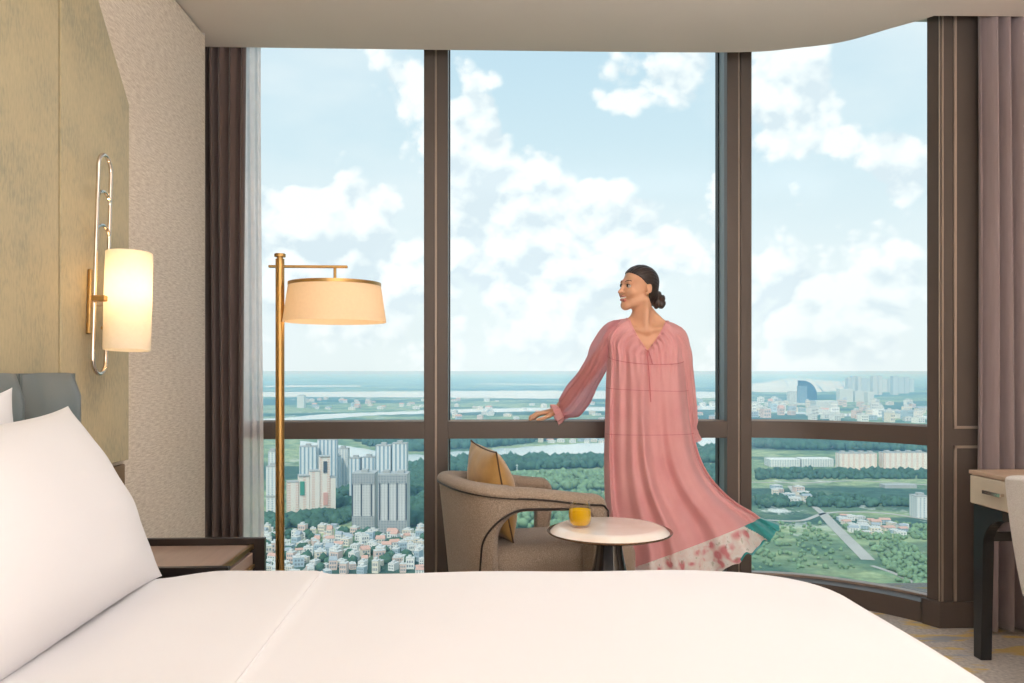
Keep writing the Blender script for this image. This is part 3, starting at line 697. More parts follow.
# ------------------------------------------------------------------ the woman at the window
D0 = 4.2
def skin():
    m, nt = new_mat('skin'); out = nt.n('ShaderNodeOutputMaterial'); p = nt.n('ShaderNodeBsdfPrincipled'); p.inputs['Roughness'].default_value = .5; p.inputs['Specular IOR Level'].default_value = .35
    p.inputs['Subsurface Weight'].default_value = .12; p.inputs['Subsurface Radius'].default_value = (.02, .008, .004); p.inputs['Subsurface Scale'].default_value = .3
    tc = nt.n('ShaderNodeTexCoord'); z = nt.n('ShaderNodeTexNoise'); z.inputs['Scale'].default_value = 14; nt.l(tc.outputs['Object'], z.inputs['Vector'])
    nt.l(ramp(nt, z.outputs[0], [(.3, rgb(214, 160, 128)), (.7, rgb(226, 174, 142))]), p.inputs['Base Color']); nt.l(p.outputs[0], out.inputs[0]); return m
M_SKIN = skin()
M_LIPS = simple('lips', rgb(206, 126, 114), .4, var=.03)
M_TEETH = simple('teeth', rgb(244, 236, 228), .3, var=.01)
M_EYE = simple('eye white', rgb(196, 186, 180), .15, var=.01)
M_IRIS = simple('dark iris', rgb(38, 24, 18), .15, var=.05)
M_BROW = simple('dark brown brow', rgb(60, 40, 32), .8)
M_HAIR = simple('dark brown hair', rgb(54, 42, 38), .34, var=.45, scale=26, stretch=(1, 1, .25), bump=.35, bscale=120, spec=.5)

HC = W(638.0, 288.3, D0)                                  # middle of the head
HA = math.radians(-68); HM = Matrix.Rotation(HA, 3, 'Z') @ Matrix.Rotation(math.radians(4), 3, 'Y') @ Matrix.Rotation(math.radians(-4), 3, 'X')
HN = np.array([[HM[i][j] for j in range(3)] for i in range(3)])
def hp_(x, y, z): return np.array(HC) + HN @ np.array((x, y, z))

def lines(*seg):
    q = []
    for a, b, h in seg: q += list(np.arange(a, b, h))
    return np.array(q)
B = Field(ax(.27, 1.12, .0036), ax(3.92, 4.58, .0038), lines((-.02, .88, .011), (.88, 1.10, .0036), (1.10, 1.36, .006), (1.36, 1.76, .0031)))
def wp(px, py, d): return np.array(W(px, py, d))
# legs and feet
for s, (hx, kx, axx) in ((1, (637, 636, 636)), (-1, (664, 668, 672))):
    hip = wp(hx, 452, 4.2); knee = np.array((wp(kx, 371, 4.17)[0], wp(kx, 371, 4.17)[1], .50)); ank = np.array((wp(axx, 371, 4.22)[0], wp(axx, 371, 4.22)[1], .09))
    B.cap(hip, knee, .078, .052, .03); B.cap(knee, ank, .050, .034, .03); mid = knee * .65 + ank * .35 + np.array((0, .02, 0)); B.cap(mid + (0, 0, .06), mid - (0, 0, .06), .046, .042, .03)
    B.cap(ank - (0, -.02, .04), ank + (0, -.13, -.062), .034, .026, .03)
# trunk
B.ell(wp(650, 441, 4.2), (.158, .105, .12), .05); B.ell(wp(649, 412, 4.2), (.122, .088, .13), .06); B.ell(wp(647, 372, 4.2), (.145, .098, .15), .06)
B.cap(wp(622, 338, 4.205), wp(671, 338, 4.205), .052, .052, .045)
for px in (632, 661): B.ell(wp(px, 367, 4.148), (.055, .05, .055), .03)
B.cap(wp(644, 330, 4.215), wp(641.5, 303, 4.205), .052, .048, .035)       # neck
B.cap(wp(631, 328, 4.20), wp(661, 328, 4.20), .027, .027, .03)
B.cap(wp(651, 313, 4.225), wp(667, 327, 4.215), .022, .016, .03); B.cap(wp(640, 314, 4.225), wp(624, 325.5, 4.215), .022, .016, .03)   # slope of the shoulders
B.cap(wp(640.5, 330, 4.150), wp(624, 326.5, 4.170), .006, .005, .03)  # collar bones
B.cap(wp(650, 330.5, 4.150), wp(669, 327.5, 4.170), .006, .005, .03)
B.cap(wp(646.5, 331, 4.15), np.array(hp_(.06, .02, -.06)), .008, .010, .03)   # neck muscle of the turned head
# near arm resting on the rail
S1, E1, R1 = wp(615, 336, 4.205), wp(585.5, 377, 4.33), wp(557.5, 410.3, 4.475)
B.ell(S1, (.049, .048, .049), .03); B.cap(S1, E1, .042, .036, .03); B.cap(E1, R1, .037, .024, .02)
S2, E2, R2 = wp(675, 338, 4.205), wp(684.5, 384, 4.25), wp(687, 424, 4.30)
B.ell(S2, (.049, .048, .049), .03); B.cap(S2, E2, .046, .037, .03); B.cap(E2, R2, .037, .024, .02)
# hand on the rail: palm, five fingers
K = [wp(544.5, 413.0, 4.452), wp(543.0, 412.3, 4.472), wp(543.4, 412.6, 4.492), wp(545.0, 413.4, 4.510)]
for i, kx in enumerate(K): B.cap(R1 + (0, -.012 + .009 * i, 0), kx, .0165, .0105, .014)
tips = [((538.5, 414.2, 4.446), (533.5, 417.6, 4.443), (530.5, 419.7, 4.441)), ((536.5, 413.4, 4.471), (530.8, 416.6, 4.470), (527.8, 419.4, 4.469)),
        ((536.8, 413.7, 4.497), (531.5, 416.8, 4.499), (529.0, 419.4, 4.500)), ((539.5, 414.6, 4.524), (535.5, 417.4, 4.530), (533.5, 419.6, 4.534))]
for kx, tt in zip(K, tips):
    q = [kx] + [wp(*t) for t in tt]; rr = [.0098, .0088, .0080, .0068]
    for i in range(3): B.cap(q[i], q[i + 1], rr[i], rr[i + 1], .004)
tb_ = [R1 + (-.012, -.018, -.008), wp(549.0, 416.0, 4.425), wp(542.5, 418.6, 4.418), wp(537.5, 419.6, 4.422)]
for i in range(3): B.cap(tb_[i], tb_[i + 1], (.014, .0115, .0095)[i], (.0115, .0095, .0075)[i], .006)
# other hand hanging behind the skirt, curled
H2 = R2 + np.array((.002, .012, -.045)); B.cap(R2, H2, .024, .026, .015)
for i in range(4):
    a = H2 + np.array((-.024 + .016 * i, .004, -.028)); b = a + np.array((0, .008, -.036)); c = b + np.array((0, .022, -.018)); B.cap(a, b, .0095, .0085, .004); B.cap(b, c, .0085, .007, .004)
B.cap(H2 + np.array((-.02, -.008, .01)), H2 + np.array((-.038, -.012, -.03)), .012, .0085, .006)
# head
def hc(a, b, ra, rb, k, sub=False): B.cap(hp_(*a), hp_(*b), ra, rb, k, sub)
def he(c, rad, k, sub=False): B.ell(hp_(*c), rad, k, sub, HN)
he((0, .018, .030), (.073, .092, .080), .02); he((0, -.028, -.026), (.0575, .062, .080), .02); he((0, -.014, .042), (.058, .060, .050), .02)
hc((0, -.068, -.095), (0, -.066, -.098), .0185, .0185, .02)
for s in (-1, 1):
    hc((s * .052, .008, -.052), (s * .012, -.062, -.094), .017, .017, .02); he((s * .037, -.062, -.030), (.024, .023, .021), .014)
    he((s * .033, -.066, -.046), (.014, .014, .012), .012)
hc((-.032, -.074, .020), (.032, -.074, .020), .013, .013, .014)
for s in (-1, 1): he((s * .031, -.094, .004), (.0165, .014, .0105), .008, True)
hc((0, -.083, .014), (0, -.104, -.029), .0072, .0090, .009); he((0, -.1075, -.031), (.0090, .009, .0075), .006)
for s in (-1, 1): he((s * .0105, -.094, -.031), (.0075, .009, .0065), .005)
hc((-.027, -.074, -.051), (.027, -.074, -.051), .007, .007, .006); hc((-.013, -.088, -.0505), (.013, -.088, -.0505), .0058, .0058, .004)
hc((-.015, -.085, -.068), (.015, -.085, -.068), .0068, .0068, .005)
hc((-.028, -.082, -.0525), (0, -.094, -.0600), .0038, .0048, .004, True); hc((.028, -.082, -.0525), (0, -.094, -.0600), .0038, .0048, .004, True)
for s in (-1, 1):                                                           # ears
    M2 = HN @ np.array([[1, 0, 0], [0, .97, -.24], [0, .24, .97]]); c = hp_(s * .0735, .019, .003)
    B.ell(c, (.0090, .0165, .0275), .006, False, M2); B.ell(hp_(s * .083, .015, .006), (.006, .0095, .016), .004, True, M2); he((s * .071, .010, -.026), (.007, .009, .008), .005)
me = B.mesh('person')
body = finish('person', me, [M_SKIN, M_LIPS, M_SKIN], angle=120, fixn=False); relax(body, 2)
tag(body, 'smiling woman in a long pink dress with her hand on the window rail, looking aside', 'person')
co = np.zeros(len(me.vertices) * 3); me.vertices.foreach_get('co', co); co = co.reshape(-1, 3); loc = (co - np.array(HC)) @ HN
fidx = np.array([p.vertices[0] for p in me.polygons]); L = loc[fidx]
lip = (np.abs(L[:, 0]) < .0235) & (L[:, 1] < -.074) & (((L[:, 2] > -.0765) & (L[:, 2] < -.0635)) | ((L[:, 2] > -.0545) & (L[:, 2] < -.0470 - .18 * np.abs(L[:, 0]))))
me.polygons.foreach_set('material_index', lip.astype(np.int32))
def hmb(mb, name, mat):                        # a small piece given in head coordinates
    mb.v = [tuple(hp_(*v)) for v in mb.v]; return mb.build(name, mat, body)
for s in (-1, 1):
    e = MB().lathe([(.0118 * math.sin(PI * i / 14), -.0118 * math.cos(PI * i / 14)) for i in range(15)], 20, (s * .031, -.0735, .004)); hmb(e, 'eye', M_EYE)
    # iris turned a little down and aside
    v = MB().lathe([(0, .0), (.0045, -.0006), (.0072, -.0018)], 18, (0, 0, 0), caps=False)
    RM = Matrix.Translation((s * .031 - .001, -.0857, .0030)) @ Matrix.Rotation(math.radians(90), 4, 'X') ; v.v = [tuple(RM @ Vector(q)) for q in v.v]; hmb(v, 'iris', M_IRIS)
    lid = [(s * .031 + .0165 * math.cos(a), -.0845 + .006 * abs(math.cos(a)) ** 2, .0040 + .0072 * math.sin(a)) for a in [PI * i / 14 for i in range(15)]]
    hmb(MB().tube(lid, [.0012 + .0008 * math.sin(PI * i / 14) for i in range(15)], 6), 'eyelashes', M_BROW)
    br = [(s * (.014 + .034 * t), -.0895 + .018 * t * t, .0225 + .007 * math.sin(PI * min(1, t * .95) * .8)) for t in [i / 12 for i in range(13)]]
    hmb(MB().tube(br, [.0010 + .0012 * math.sin(PI * (.25 + .75 * (1 - i / 12)) ) for i in range(13)], 6), 'eyebrow', M_BROW)
P = []
for i in range(15):
    u = -1 + i / 7; P.append([(.0245 * u, -.0905 + .0105 * u * u + .002, -.0545 + .004 * u * u), (.0245 * u, -.0905 + .0105 * u * u, -.0585 + .0055 * u * u), (.0235 * u, -.0895 + .0105 * u * u + .001, -.0635 + .0085 * u * u)])
hmb(MB().grid(P), 'teeth', M_TEETH)
# hair: cap combed back, and the twisted bun
h0 = np.array(HC); Hf = Field(ax(h0[0] - .13, h0[0] + .17, .0032), ax(h0[1] - .17, h0[1] + .17, .0032), ax(h0[2] - .14, h0[2] + .14, .0032)); B0 = B; B = Hf
he((0, .014, .034), (.0795, .0985, .0875), .02); he((0, .055, -.028), (.060, .055, .060), .03)
r = (slice(None),) * 3; x, y, z = Hf.pts(r); lx, ly, lz = ((x - h0[0]) * HN[0][i] + (y - h0[1]) * HN[1][i] + (z - h0[2]) * HN[2][i] for i in range(3))
line = np.interp(lz, [-.14, -.08, -.045, -.02, .004, .016, .028, .046, .062, .074, .082, .13], [.055, .046, .038, .032, .024, .008, -.003, -.026, -.048, -.068, -.10, -.2]).astype(np.float32)
line = line - .010 * np.exp(-(lx / .03) ** 2) * smoothstep(.03, .06, lz) * 0 + .0015 * np.sin(lz * 160)
Hf.F[:] = np.maximum(Hf.F, (line - ly) * .8)
Hf.F[:] = Hf.F + .0012 * np.sin(90 * np.arctan2(lx, lz + .02) * .5 + 40 * ly)
B.cap(hp_(.0, .08, -.045), hp_(.01, .10, -.05), .03, .03, .02)
bc = np.array((.022, .118, -.052)); rb = random.Random(4)
for i in range(26):
    a = rb.uniform(0, 2 * PI); b_ = rb.uniform(-1, 1); q = math.sqrt(1 - b_ * b_); c = bc + np.array((.030 * q * math.cos(a), .024 * b_, .036 * q * math.sin(a))); he(tuple(c), (.013, .012, .015), .004)
he(tuple(bc), (.030, .026, .036), .006)
hair = finish('hair', Hf.mesh('hair'), M_HAIR, body, angle=120); relax(hair, 1)
er = hp_(.080, .012, -.034); MB().lathe([(.0045 * math.sin(PI * i / 10), -.0045 * math.cos(PI * i / 10)) for i in range(11)], 14, tuple(er)).build('earring', M_BRASS, body)

# ---------------------------------------------------------- the dress
def cloth_pink():
    m, nt = new_mat('rose pink chiffon'); out = nt.n('ShaderNodeOutputMaterial')
    tc = nt.n('ShaderNodeTexCoord'); z = nt.n('ShaderNodeTexNoise'); z.inputs['Scale'].default_value = 8; z.inputs['Detail'].default_value = 5; nt.l(tc.outputs['Object'], z.inputs['Vector'])
    c = ramp(nt, z.outputs[0], [(.3, rgb(236, 170, 172)), (.7, rgb(242, 182, 183))])
    d = nt.n('ShaderNodeBsdfPrincipled'); d.inputs['Roughness'].default_value = .7; d.inputs['Sheen Weight'].default_value = .25; d.inputs['Specular IOR Level'].default_value = .2; nt.l(c, d.inputs['Base Color'])
    t = nt.n('ShaderNodeBsdfTranslucent'); nt.l(c, t.inputs[0]); a = nt.n('ShaderNodeMixShader'); a.inputs[0].default_value = .22; nt.l(d.outputs[0], a.inputs[1]); nt.l(t.outputs[0], a.inputs[2])
    tr = nt.n('ShaderNodeBsdfTransparent'); b = nt.n('ShaderNodeMixShader'); b.inputs[0].default_value = .94; nt.l(tr.outputs[0], b.inputs[1]); nt.l(a.outputs[0], b.inputs[2]); nt.l(b.outputs[0], out.inputs[0]); return m
M_PINK = cloth_pink()
M_PINK_SHEER = sheer('sheer rose chiffon', rgb(244, 180, 186), .72, .5)
M_SEAM = simple('rose seam', rgb(204, 122, 126), .8)
def floral():
    m, nt = new_mat('white floral chiffon'); out = nt.n('ShaderNodeOutputMaterial'); tc = nt.n('ShaderNodeTexCoord')
    n1 = nt.n('ShaderNodeTexNoise'); n1.inputs['Scale'].default_value = 8; n1.inputs['Detail'].default_value = 3; nt.l(tc.outputs['Object'], n1.inputs['Vector'])
    v = nt.n('ShaderNodeTexVoronoi', feature='SMOOTH_F1'); v.inputs['Scale'].default_value = 20; nt.l(tc.outputs['Object'], v.inputs['Vector'])
    n2 = nt.n('ShaderNodeTexNoise'); n2.inputs['Scale'].default_value = 40; n2.inputs['Detail'].default_value = 4; nt.l(tc.outputs['Object'], n2.inputs['Vector'])
    big = ramp(nt, n1.outputs[0], [(.47, (0, 0, 0, 1)), (.53, (1, 1, 1, 1))]); spot = ramp(nt, v.outputs['Distance'], [(.30, (1, 1, 1, 1)), (.5, (0, 0, 0, 1))])
    base = ramp(nt, n2.outputs[0], [(.35, rgb(250, 238, 232)), (.6, rgb(255, 251, 248))])
    f = math_n(nt, 'MULTIPLY', math_n(nt, 'MULTIPLY', big, spot), .9)
    c = mixc(nt, f, base, rgb(228, 138, 148)); g = ramp(nt, n2.outputs[0], [(.60, (0, 0, 0, 1)), (.68, (1, 1, 1, 1))]); c = mixc(nt, math_n(nt, 'MULTIPLY', g, .4), c, rgb(150, 150, 110))
    d = nt.n('ShaderNodeBsdfDiffuse'); t = nt.n('ShaderNodeBsdfTranslucent'); nt.l(c, d.inputs[0]); nt.l(c, t.inputs[0]); a = nt.n('ShaderNodeMixShader'); a.inputs[0].default_value = .35; nt.l(d.outputs[0], a.inputs[1]); nt.l(t.outputs[0], a.inputs[2])
    tr = nt.n('ShaderNodeBsdfTransparent'); b = nt.n('ShaderNodeMixShader'); b.inputs[0].default_value = .95; nt.l(tr.outputs[0], b.inputs[1]); nt.l(a.outputs[0], b.inputs[2]); nt.l(b.outputs[0], out.inputs[0]); return m
M_FLORAL = floral()
M_TEAL = simple('teal silk border', rgb(44, 146, 148), .45, var=.12, scale=10, sheen=.3)

U = D0 / F_PX
# rings: left px, left py, right px, right py, half depth, front drop (px), front notch (px), fold strength
RINGS = [(626.5, 318.5, 668.5, 321.5, .070, 2, 30, 0.0), (619, 319.5, 674.5, 323.5, .096, 6, 24, .2), (611.5, 323.5, 681, 328, .108, 10, 17, .5), (606, 332, 685, 337, .117, 12, 10, .8),
         (607, 345, 685.0, 350, .135, 10, 2, 1.0), (607.3, 362, 685.5, 366, .148, 5, 0, 1.2), (606.5, 385, 687.5, 388, .150, 2, 0, 1.5), (606, 408, 690, 410, .148, 2, 0, 1.8), (605.5, 432, 693, 432, .148, 2, 0, 2.1),
         (605, 455, 697.5, 452, .152, 2, 0, 2.5), (605.2, 478, 706, 471, .158, 2, 0, 2.9), (606, 500, 719, 488, .168, 2, 0, 3.3), (608, 522, 735, 502, .178, 2, 0, 3.6), (611, 548, 752, 512, .186, 3, 0, 3.8), (613, 572, 759.5, 517.5, .190, 4, 0, 4.0)]
HEM = [(613, 572, 759.5, 517.5, .190, 4, 0, 4.0), (613.5, 584, 766, 519.5, .190, 9, 0, 4.2), (614, 594, 772, 521, .190, 15, 0, 4.5), (615, 604, 779, 523, .186, 21, 0, 4.8)]
def dress_point(R, ph, swirl=0.0):
    l, ly, rr, ry, e, drop, notch, fs = R
    c, s = math.cos(ph), math.sin(ph)                      # s = -1 towards the camera
    front = max(0, -s)
    px = (l + rr) / 2 + (rr - l) / 2 * c; py = (ly + ry) / 2 + (ry - ly) / 2 * c + drop * front ** .7
    vn = max(0, 1 - abs((ph - 1.5 * PI)) / 1.05); py += notch * vn if s < 0 else 0
    e1 = .5 + .5 * math.sin(2 * ph + .7); e2 = .5 + .5 * math.sin(3 * ph + 2.1)
    fold = fs * (math.sin(7 * ph + .6 + swirl + .8 * math.sin(2 * ph)) * .62 + math.sin(11 * ph + 2.0 + .6 * math.sin(3 * ph) - swirl) * .5 * (.5 + .5 * e1) + math.sin(19 * ph + 1.3 + 1.7 * swirl + math.sin(ph * 4)) * .46 * (.45 + .55 * e2))
    if py < 385: fold += .35 * math.sin(37 * ph + math.sin(5 * ph)) * min(1, max(0, (385 - py) / 25)) * min(1, max(0, (py - 322) / 12))
    d = D0 + e * (abs(s) ** .85) * (1 if s > 0 else -1) + fold * .015 * (.35 + .65 * abs(s)) * (-1)
    if s > 0: d = min(d, 4.395)
    px += fold * .35 * (1 - abs(s))
    if fs > 4.05: py += (fs - 4.0) * 2.6 * (math.sin(23 * ph + math.sin(5 * ph)) + .6 * math.sin(37 * ph + 1)) * (.4 + .6 * front)
    return W(px, py, d)
def ring_at(t, R):
    t = max(0, min(len(R) - 1.001, t)); i = int(t); f = t - i
    g = lambda q: R[max(0, min(len(R) - 1, q))]
    a, b, c, d = g(i - 1), g(i), g(i + 1), g(i + 2)
    return [0.5 * ((2 * b[k]) + (c[k] - a[k]) * f + (2 * a[k] - 5 * b[k] + 4 * c[k] - d[k]) * f * f + (3 * b[k] - a[k] - 3 * c[k] + d[k]) * f ** 3) for k in range(8)]
NPH = 320
P = [[dress_point(ring_at(j / 6, RINGS), 2 * PI * i / NPH, .10 * j / 6) for i in range(NPH)] for j in range(6 * (len(RINGS) - 1) + 1)]
dress = MB().grid(P, cv=True).build('dress', M_PINK, body, angle=120)
sw0 = .10 * (len(RINGS) - 1)
mb = MB(); HS = 10; rows = HS * (len(HEM) - 1)
P = [[dress_point(ring_at(j / HS, HEM), 2 * PI * i / NPH, sw0 + .05 * j * 4 / HS) for i in range(NPH)] for j in range(rows + 1)]
mb.grid(P, cv=True)
mb.m = []
for j in range(rows):
    for i in range(NPH):
        ph = 2 * PI * (i + .5) / NPH; a = min(ph, 2 * PI - ph); edge_ = j >= rows - 3 and a < 1.0
        mb.m.append(1 if (a < .42 + .25 * math.sin(j * .6) * 0 and ph < PI) or (ph > PI and a < .66 - .20 * j / rows) or edge_ else 0)
mb.build('hem_band', [M_FLORAL, M_TEAL], dress, angle=120)
# seams, gathered yoke line and neck tie
def seam(t, ph0, ph1, r, name, sub=dress):
    pts = [dress_point(ring_at(t, RINGS), ph0 + (ph1 - ph0) * i / 120, .10 * t) + Vector((0, -.0015, 0)) for i in range(121)]
    MB().tube(pts, r, 6).build(name, M_SEAM, sub)
seam(4.6, PI * 1.02, PI * 1.98, .0016, 'yoke_seam'); seam(6.1, PI * 1.02, PI * 1.98, .0012, 'tier_seam'); seam(8.05, PI * 1.02, PI * 1.98, .0012, 'tier_seam')
pts = [dress_point(ring_at(0, RINGS), 2 * PI * i / 120, 0) for i in range(120)]
MB().tube(pts, .0045, 8, closed=True).build('neckline_edge', M_PINK, dress)
v0 = dress_point(ring_at(0, RINGS), 1.5 * PI) + Vector((0, -.012, 0))
for dph, ts in ((.05, (0, 1.2, 2.4, 3.6, 5.0, 6.6)), (.16, (0, 1.2, 2.4, 3.6, 4.6))):
    q = [v0 + Vector((-.014 if dph < .1 else .014, 0, .014)), v0] + [dress_point(ring_at(t, RINGS), 1.5 * PI + dph * t / 5, .10 * t) + Vector((0, -.010, 0)) for t in ts[1:]]
    MB().tube(crom(q, 6), .0026, 8).build('tie', M_SEAM, dress)
MB().lathe([(0, -.009), (.007, -.006), (.009, 0), (.007, .006), (0, .009)], 14, tuple(v0)).build('tie_knot', M_SEAM, dress)
# sleeves
def sleeve(pts, name, seed, mat):
    """pts: (px, py, depth, radius across, radius deep)"""
    q = crom([W(*p[:3]) for p in pts], 6); k = len(q); rad = []
    for i in range(k):
        t = i / 6; a = int(min(t, len(pts) - 2)); f = t - a; f = f * f * (3 - 2 * f); rad.append([pts[a][3 + m] * (1 - f) + pts[a + 1][3 + m] * f for m in (0, 1)])
    P = []
    for i in range(k):
        t = (q[min(k - 1, i + 1)] - q[max(0, i - 1)]).normalized(); n1 = t.cross(Vector((0, 1, 0))).normalized(); n2 = n1.cross(t).normalized(); row = []
        for j in range(96):
            a = 2 * PI * j / 96; w = 1 + (.035 + .05 * (i / k) ** 2) * (math.sin(11 * a + seed + i * .05) + .6 * math.sin(17 * a + 2 * seed - i * .08))
            row.append(q[i] + n1 * math.cos(a) * rad[i][0] * w + n2 * math.sin(a) * rad[i][1] * w)
        P.append(row)
    o = MB().grid(P, cv=True).build(name, mat, dress, angle=120); return o
sleeve([(631, 333, 4.205, .058, .056), (616, 335.5, 4.21, .076, .070), (604, 349.5, 4.235, .070, .072), (597, 363, 4.27, .060, .072), (588.5, 378, 4.33, .062, .068), (578, 395, 4.39, .076, .068), (570.5, 405.5, 4.43, .072, .060), (564, 411.5, 4.452, .040, .040), (561, 412.4, 4.46, .029, .029)], 'sleeve', 1, M_PINK_SHEER)
sleeve([(659, 335, 4.205, .058, .056), (673, 339, 4.205, .070, .068), (681, 352, 4.215, .050, .068), (683.5, 368, 4.23, .046, .062), (685.5, 385, 4.25, .046, .058), (688, 405, 4.27, .044, .054), (690.5, 420, 4.285, .036, .044), (691.8, 428, 4.29, .024, .028), (692.5, 433, 4.295, .028, .030), (694, 441, 4.30, .038, .040)], 'sleeve', 2.3, M_PINK)
sleeve([(565, 410.8, 4.452, .030, .030), (561.5, 412.4, 4.452, .040, .036), (557.5, 414.3, 4.448, .056, .046), (554.2, 415.6, 4.446, .060, .046)], 'cuff', .7, M_PINK)
# ------------------------------------------------------------------ the land below: ground, rivers, roads, woods, buildings
def land():
    m, nt = new_mat('land'); out = nt.n('ShaderNodeOutputMaterial'); p = nt.n('ShaderNodeBsdfPrincipled'); p.inputs['Roughness'].default_value = 1; p.inputs['Specular IOR Level'].default_value = 0
    tc = nt.n('ShaderNodeTexCoord')
    def nz(scale, det, off, st=(1, 1, 1), rough=.55):
        mp = nt.n('ShaderNodeMapping'); mp.inputs['Scale'].default_value = st; mp.inputs['Location'].default_value = (off, off * 1.7, 0); nt.l(tc.outputs['Object'], mp.inputs[0])
        z = nt.n('ShaderNodeTexNoise'); z.inputs['Scale'].default_value = scale; z.inputs['Detail'].default_value = det; z.inputs['Roughness'].default_value = rough; nt.l(mp.outputs[0], z.inputs['Vector']); return z.outputs[0]
    fields = ramp(nt, nz(.006, 8, 3, (1, .8, 1), .62), [(.34, rgb(84, 112, 92)), (.46, rgb(124, 146, 112)), (.54, rgb(160, 172, 130)), (.62, rgb(120, 142, 110)), (.74, rgb(196, 192, 168))])
    woods = ramp(nt, nz(.0016, 7, 11, (.6, 1.5, 1)), [(.47, (0, 0, 0, 1)), (.53, (1, 1, 1, 1))])
    fine = ramp(nt, nz(.05, 6, 5, (1, 1, 1), .7), [(.35, (.72, .72, .72, 1)), (.65, (1.25, 1.25, 1.25, 1))])
    c = mixc(nt, woods, fields, rgb(76, 102, 90)); c = mixc(nt, 1.0, c, fine, 'MULTIPLY')
    # far settlements: specks of pale roofs and bare earth
    sp = ramp(nt, nz(.022, 6, 21, (.5, .35, 1), .75), [(.58, (0, 0, 0, 1)), (.64, (1, 1, 1, 1))]); town = ramp(nt, nz(.0007, 5, 31, (.7, 1.6, 1)), [(.46, (0, 0, 0, 1)), (.54, (1, 1, 1, 1))])
    c = mixc(nt, math_n(nt, 'MULTIPLY', math_n(nt, 'MULTIPLY', sp, town), .9), c, rgb(214, 214, 208))
    nt.l(c, p.inputs['Base Color']); nt.l(p.outputs[0], out.inputs[0]); return m
g = MB().box(-60000, 60000, 250, 90000, GZ - 5, GZ).build('ground', land(), smooth=False); struct(g)
def water():
    m, nt = new_mat('river water'); out = nt.n('ShaderNodeOutputMaterial'); p = nt.n('ShaderNodeBsdfPrincipled'); p.inputs['Roughness'].default_value = .22
    tc = nt.n('ShaderNodeTexCoord'); z = nt.n('ShaderNodeTexNoise'); z.inputs['Scale'].default_value = .004; z.inputs['Detail'].default_value = 6; nt.l(tc.outputs['Object'], z.inputs['Vector'])
    nt.l(ramp(nt, z.outputs[0], [(.3, rgb(196, 208, 208)), (.7, rgb(216, 224, 222))]), p.inputs['Base Color']); nt.l(p.outputs[0], out.inputs[0]); return m
M_WATER = water()
def river(top, bottom, h=.6):
    """water surface between two shore lines given as far and near points"""
    t = crom([G(a, b) for a, b in top], 8); b = crom([G(a, b) for a, b in bottom], 8); n = 60
    def res(q):
        r = []
        for i in range(n + 1):
            s = i / n * (len(q) - 1); k = int(min(s, len(q) - 2)); p = q[k].lerp(q[k + 1], s - k); r.append((p.x + 0, p.y * (1 + .004 * math.sin(i * 1.9) + .003 * math.sin(i * 4.3)), GZ + h))
        return r
    o = MB().grid([res(t), res(b)]).build('river', M_WATER, smooth=False); return struct(o)
river([(300, 441), (345, 446), (385, 452), (424, 455), (452, 452), (505, 448.5), (565, 444.5), (640, 441), (740, 437)], [(300, 449), (345, 456), (385, 463), (424, 467), (452, 466), (500, 460.5), (560, 459.5), (640, 459), (740, 449)])
river([(180, 391.8), (265, 392), (424, 391.5), (520, 390.8), (610, 391), (730, 392)], [(180, 396), (265, 396.8), (424, 397.6), (520, 398.5), (610, 399), (730, 398)])
river([(200, 419), (275, 418.5), (320, 414.6), (370, 412.6), (424, 411), (470, 409.0), (600, 407), (740, 405.5)], [(200, 424), (265, 421.5), (330, 418.8), (372, 415.5), (424, 414), (470, 412.5), (600, 411), (740, 409.5)])
river([(735, 384), (760, 383), (790, 378.5), (830, 380.5), (862, 383)], [(735, 391), (760, 392), (800, 392.5), (835, 391), (862, 387)])
river([(265, 386), (310, 385.3), (360, 385.6)], [(265, 387.3), (310, 387), (360, 386.6)])
river([(480, 383.5), (560, 384.2), (620, 384.5)], [(480, 384.2), (560, 385.3), (620, 385.4)])
river([(745, 408.5), (800, 412), (860, 414), (940, 416)], [(745, 411), (800, 414.2), (860, 417), (940, 419.5)])
M_ROAD = simple('pale road', rgb(176, 172, 164), .9, var=.08, scale=.02)
def road(pts, w):
    q = crom([G(a, b) for a, b in pts], 8); fr, bk = [], []
    for i, p in enumerate(q):
        t = (q[min(len(q) - 1, i + 1)] - q[max(0, i - 1)]).normalized(); fr.append((p.x - t.y * w / 2, p.y + t.x * w / 2)); bk.append((p.x + t.y * w / 2, p.y - t.x * w / 2))
    o = MB().sweep(fr, bk, GZ + .1, GZ + .5).build('road', M_ROAD, smooth=False); return struct(o)
road([(735, 521), (760, 520), (800, 521), (823, 514), (850, 512), (890, 514), (940, 522)], 7)
road([(823, 514), (835, 527), (850, 542), (868, 560)], 14); road([(790, 486), (798, 496), (812, 505), (823, 514)], 9)
road([(872, 566), (890, 572), (908, 580), (930, 592)], 5); road([(740, 482), (800, 483), (860, 481), (940, 486)], 7)
road([(448, 492), (520, 492), (580, 493), (640, 490), (720, 495)], 9); road([(540, 493), (560, 482), (600, 470)], 7)
road([(265, 526), (300, 536), (330, 548), (372, 552), (424, 560)], 6); road([(300, 575), (330, 548), (345, 536), (380, 533), (424, 531)], 5)

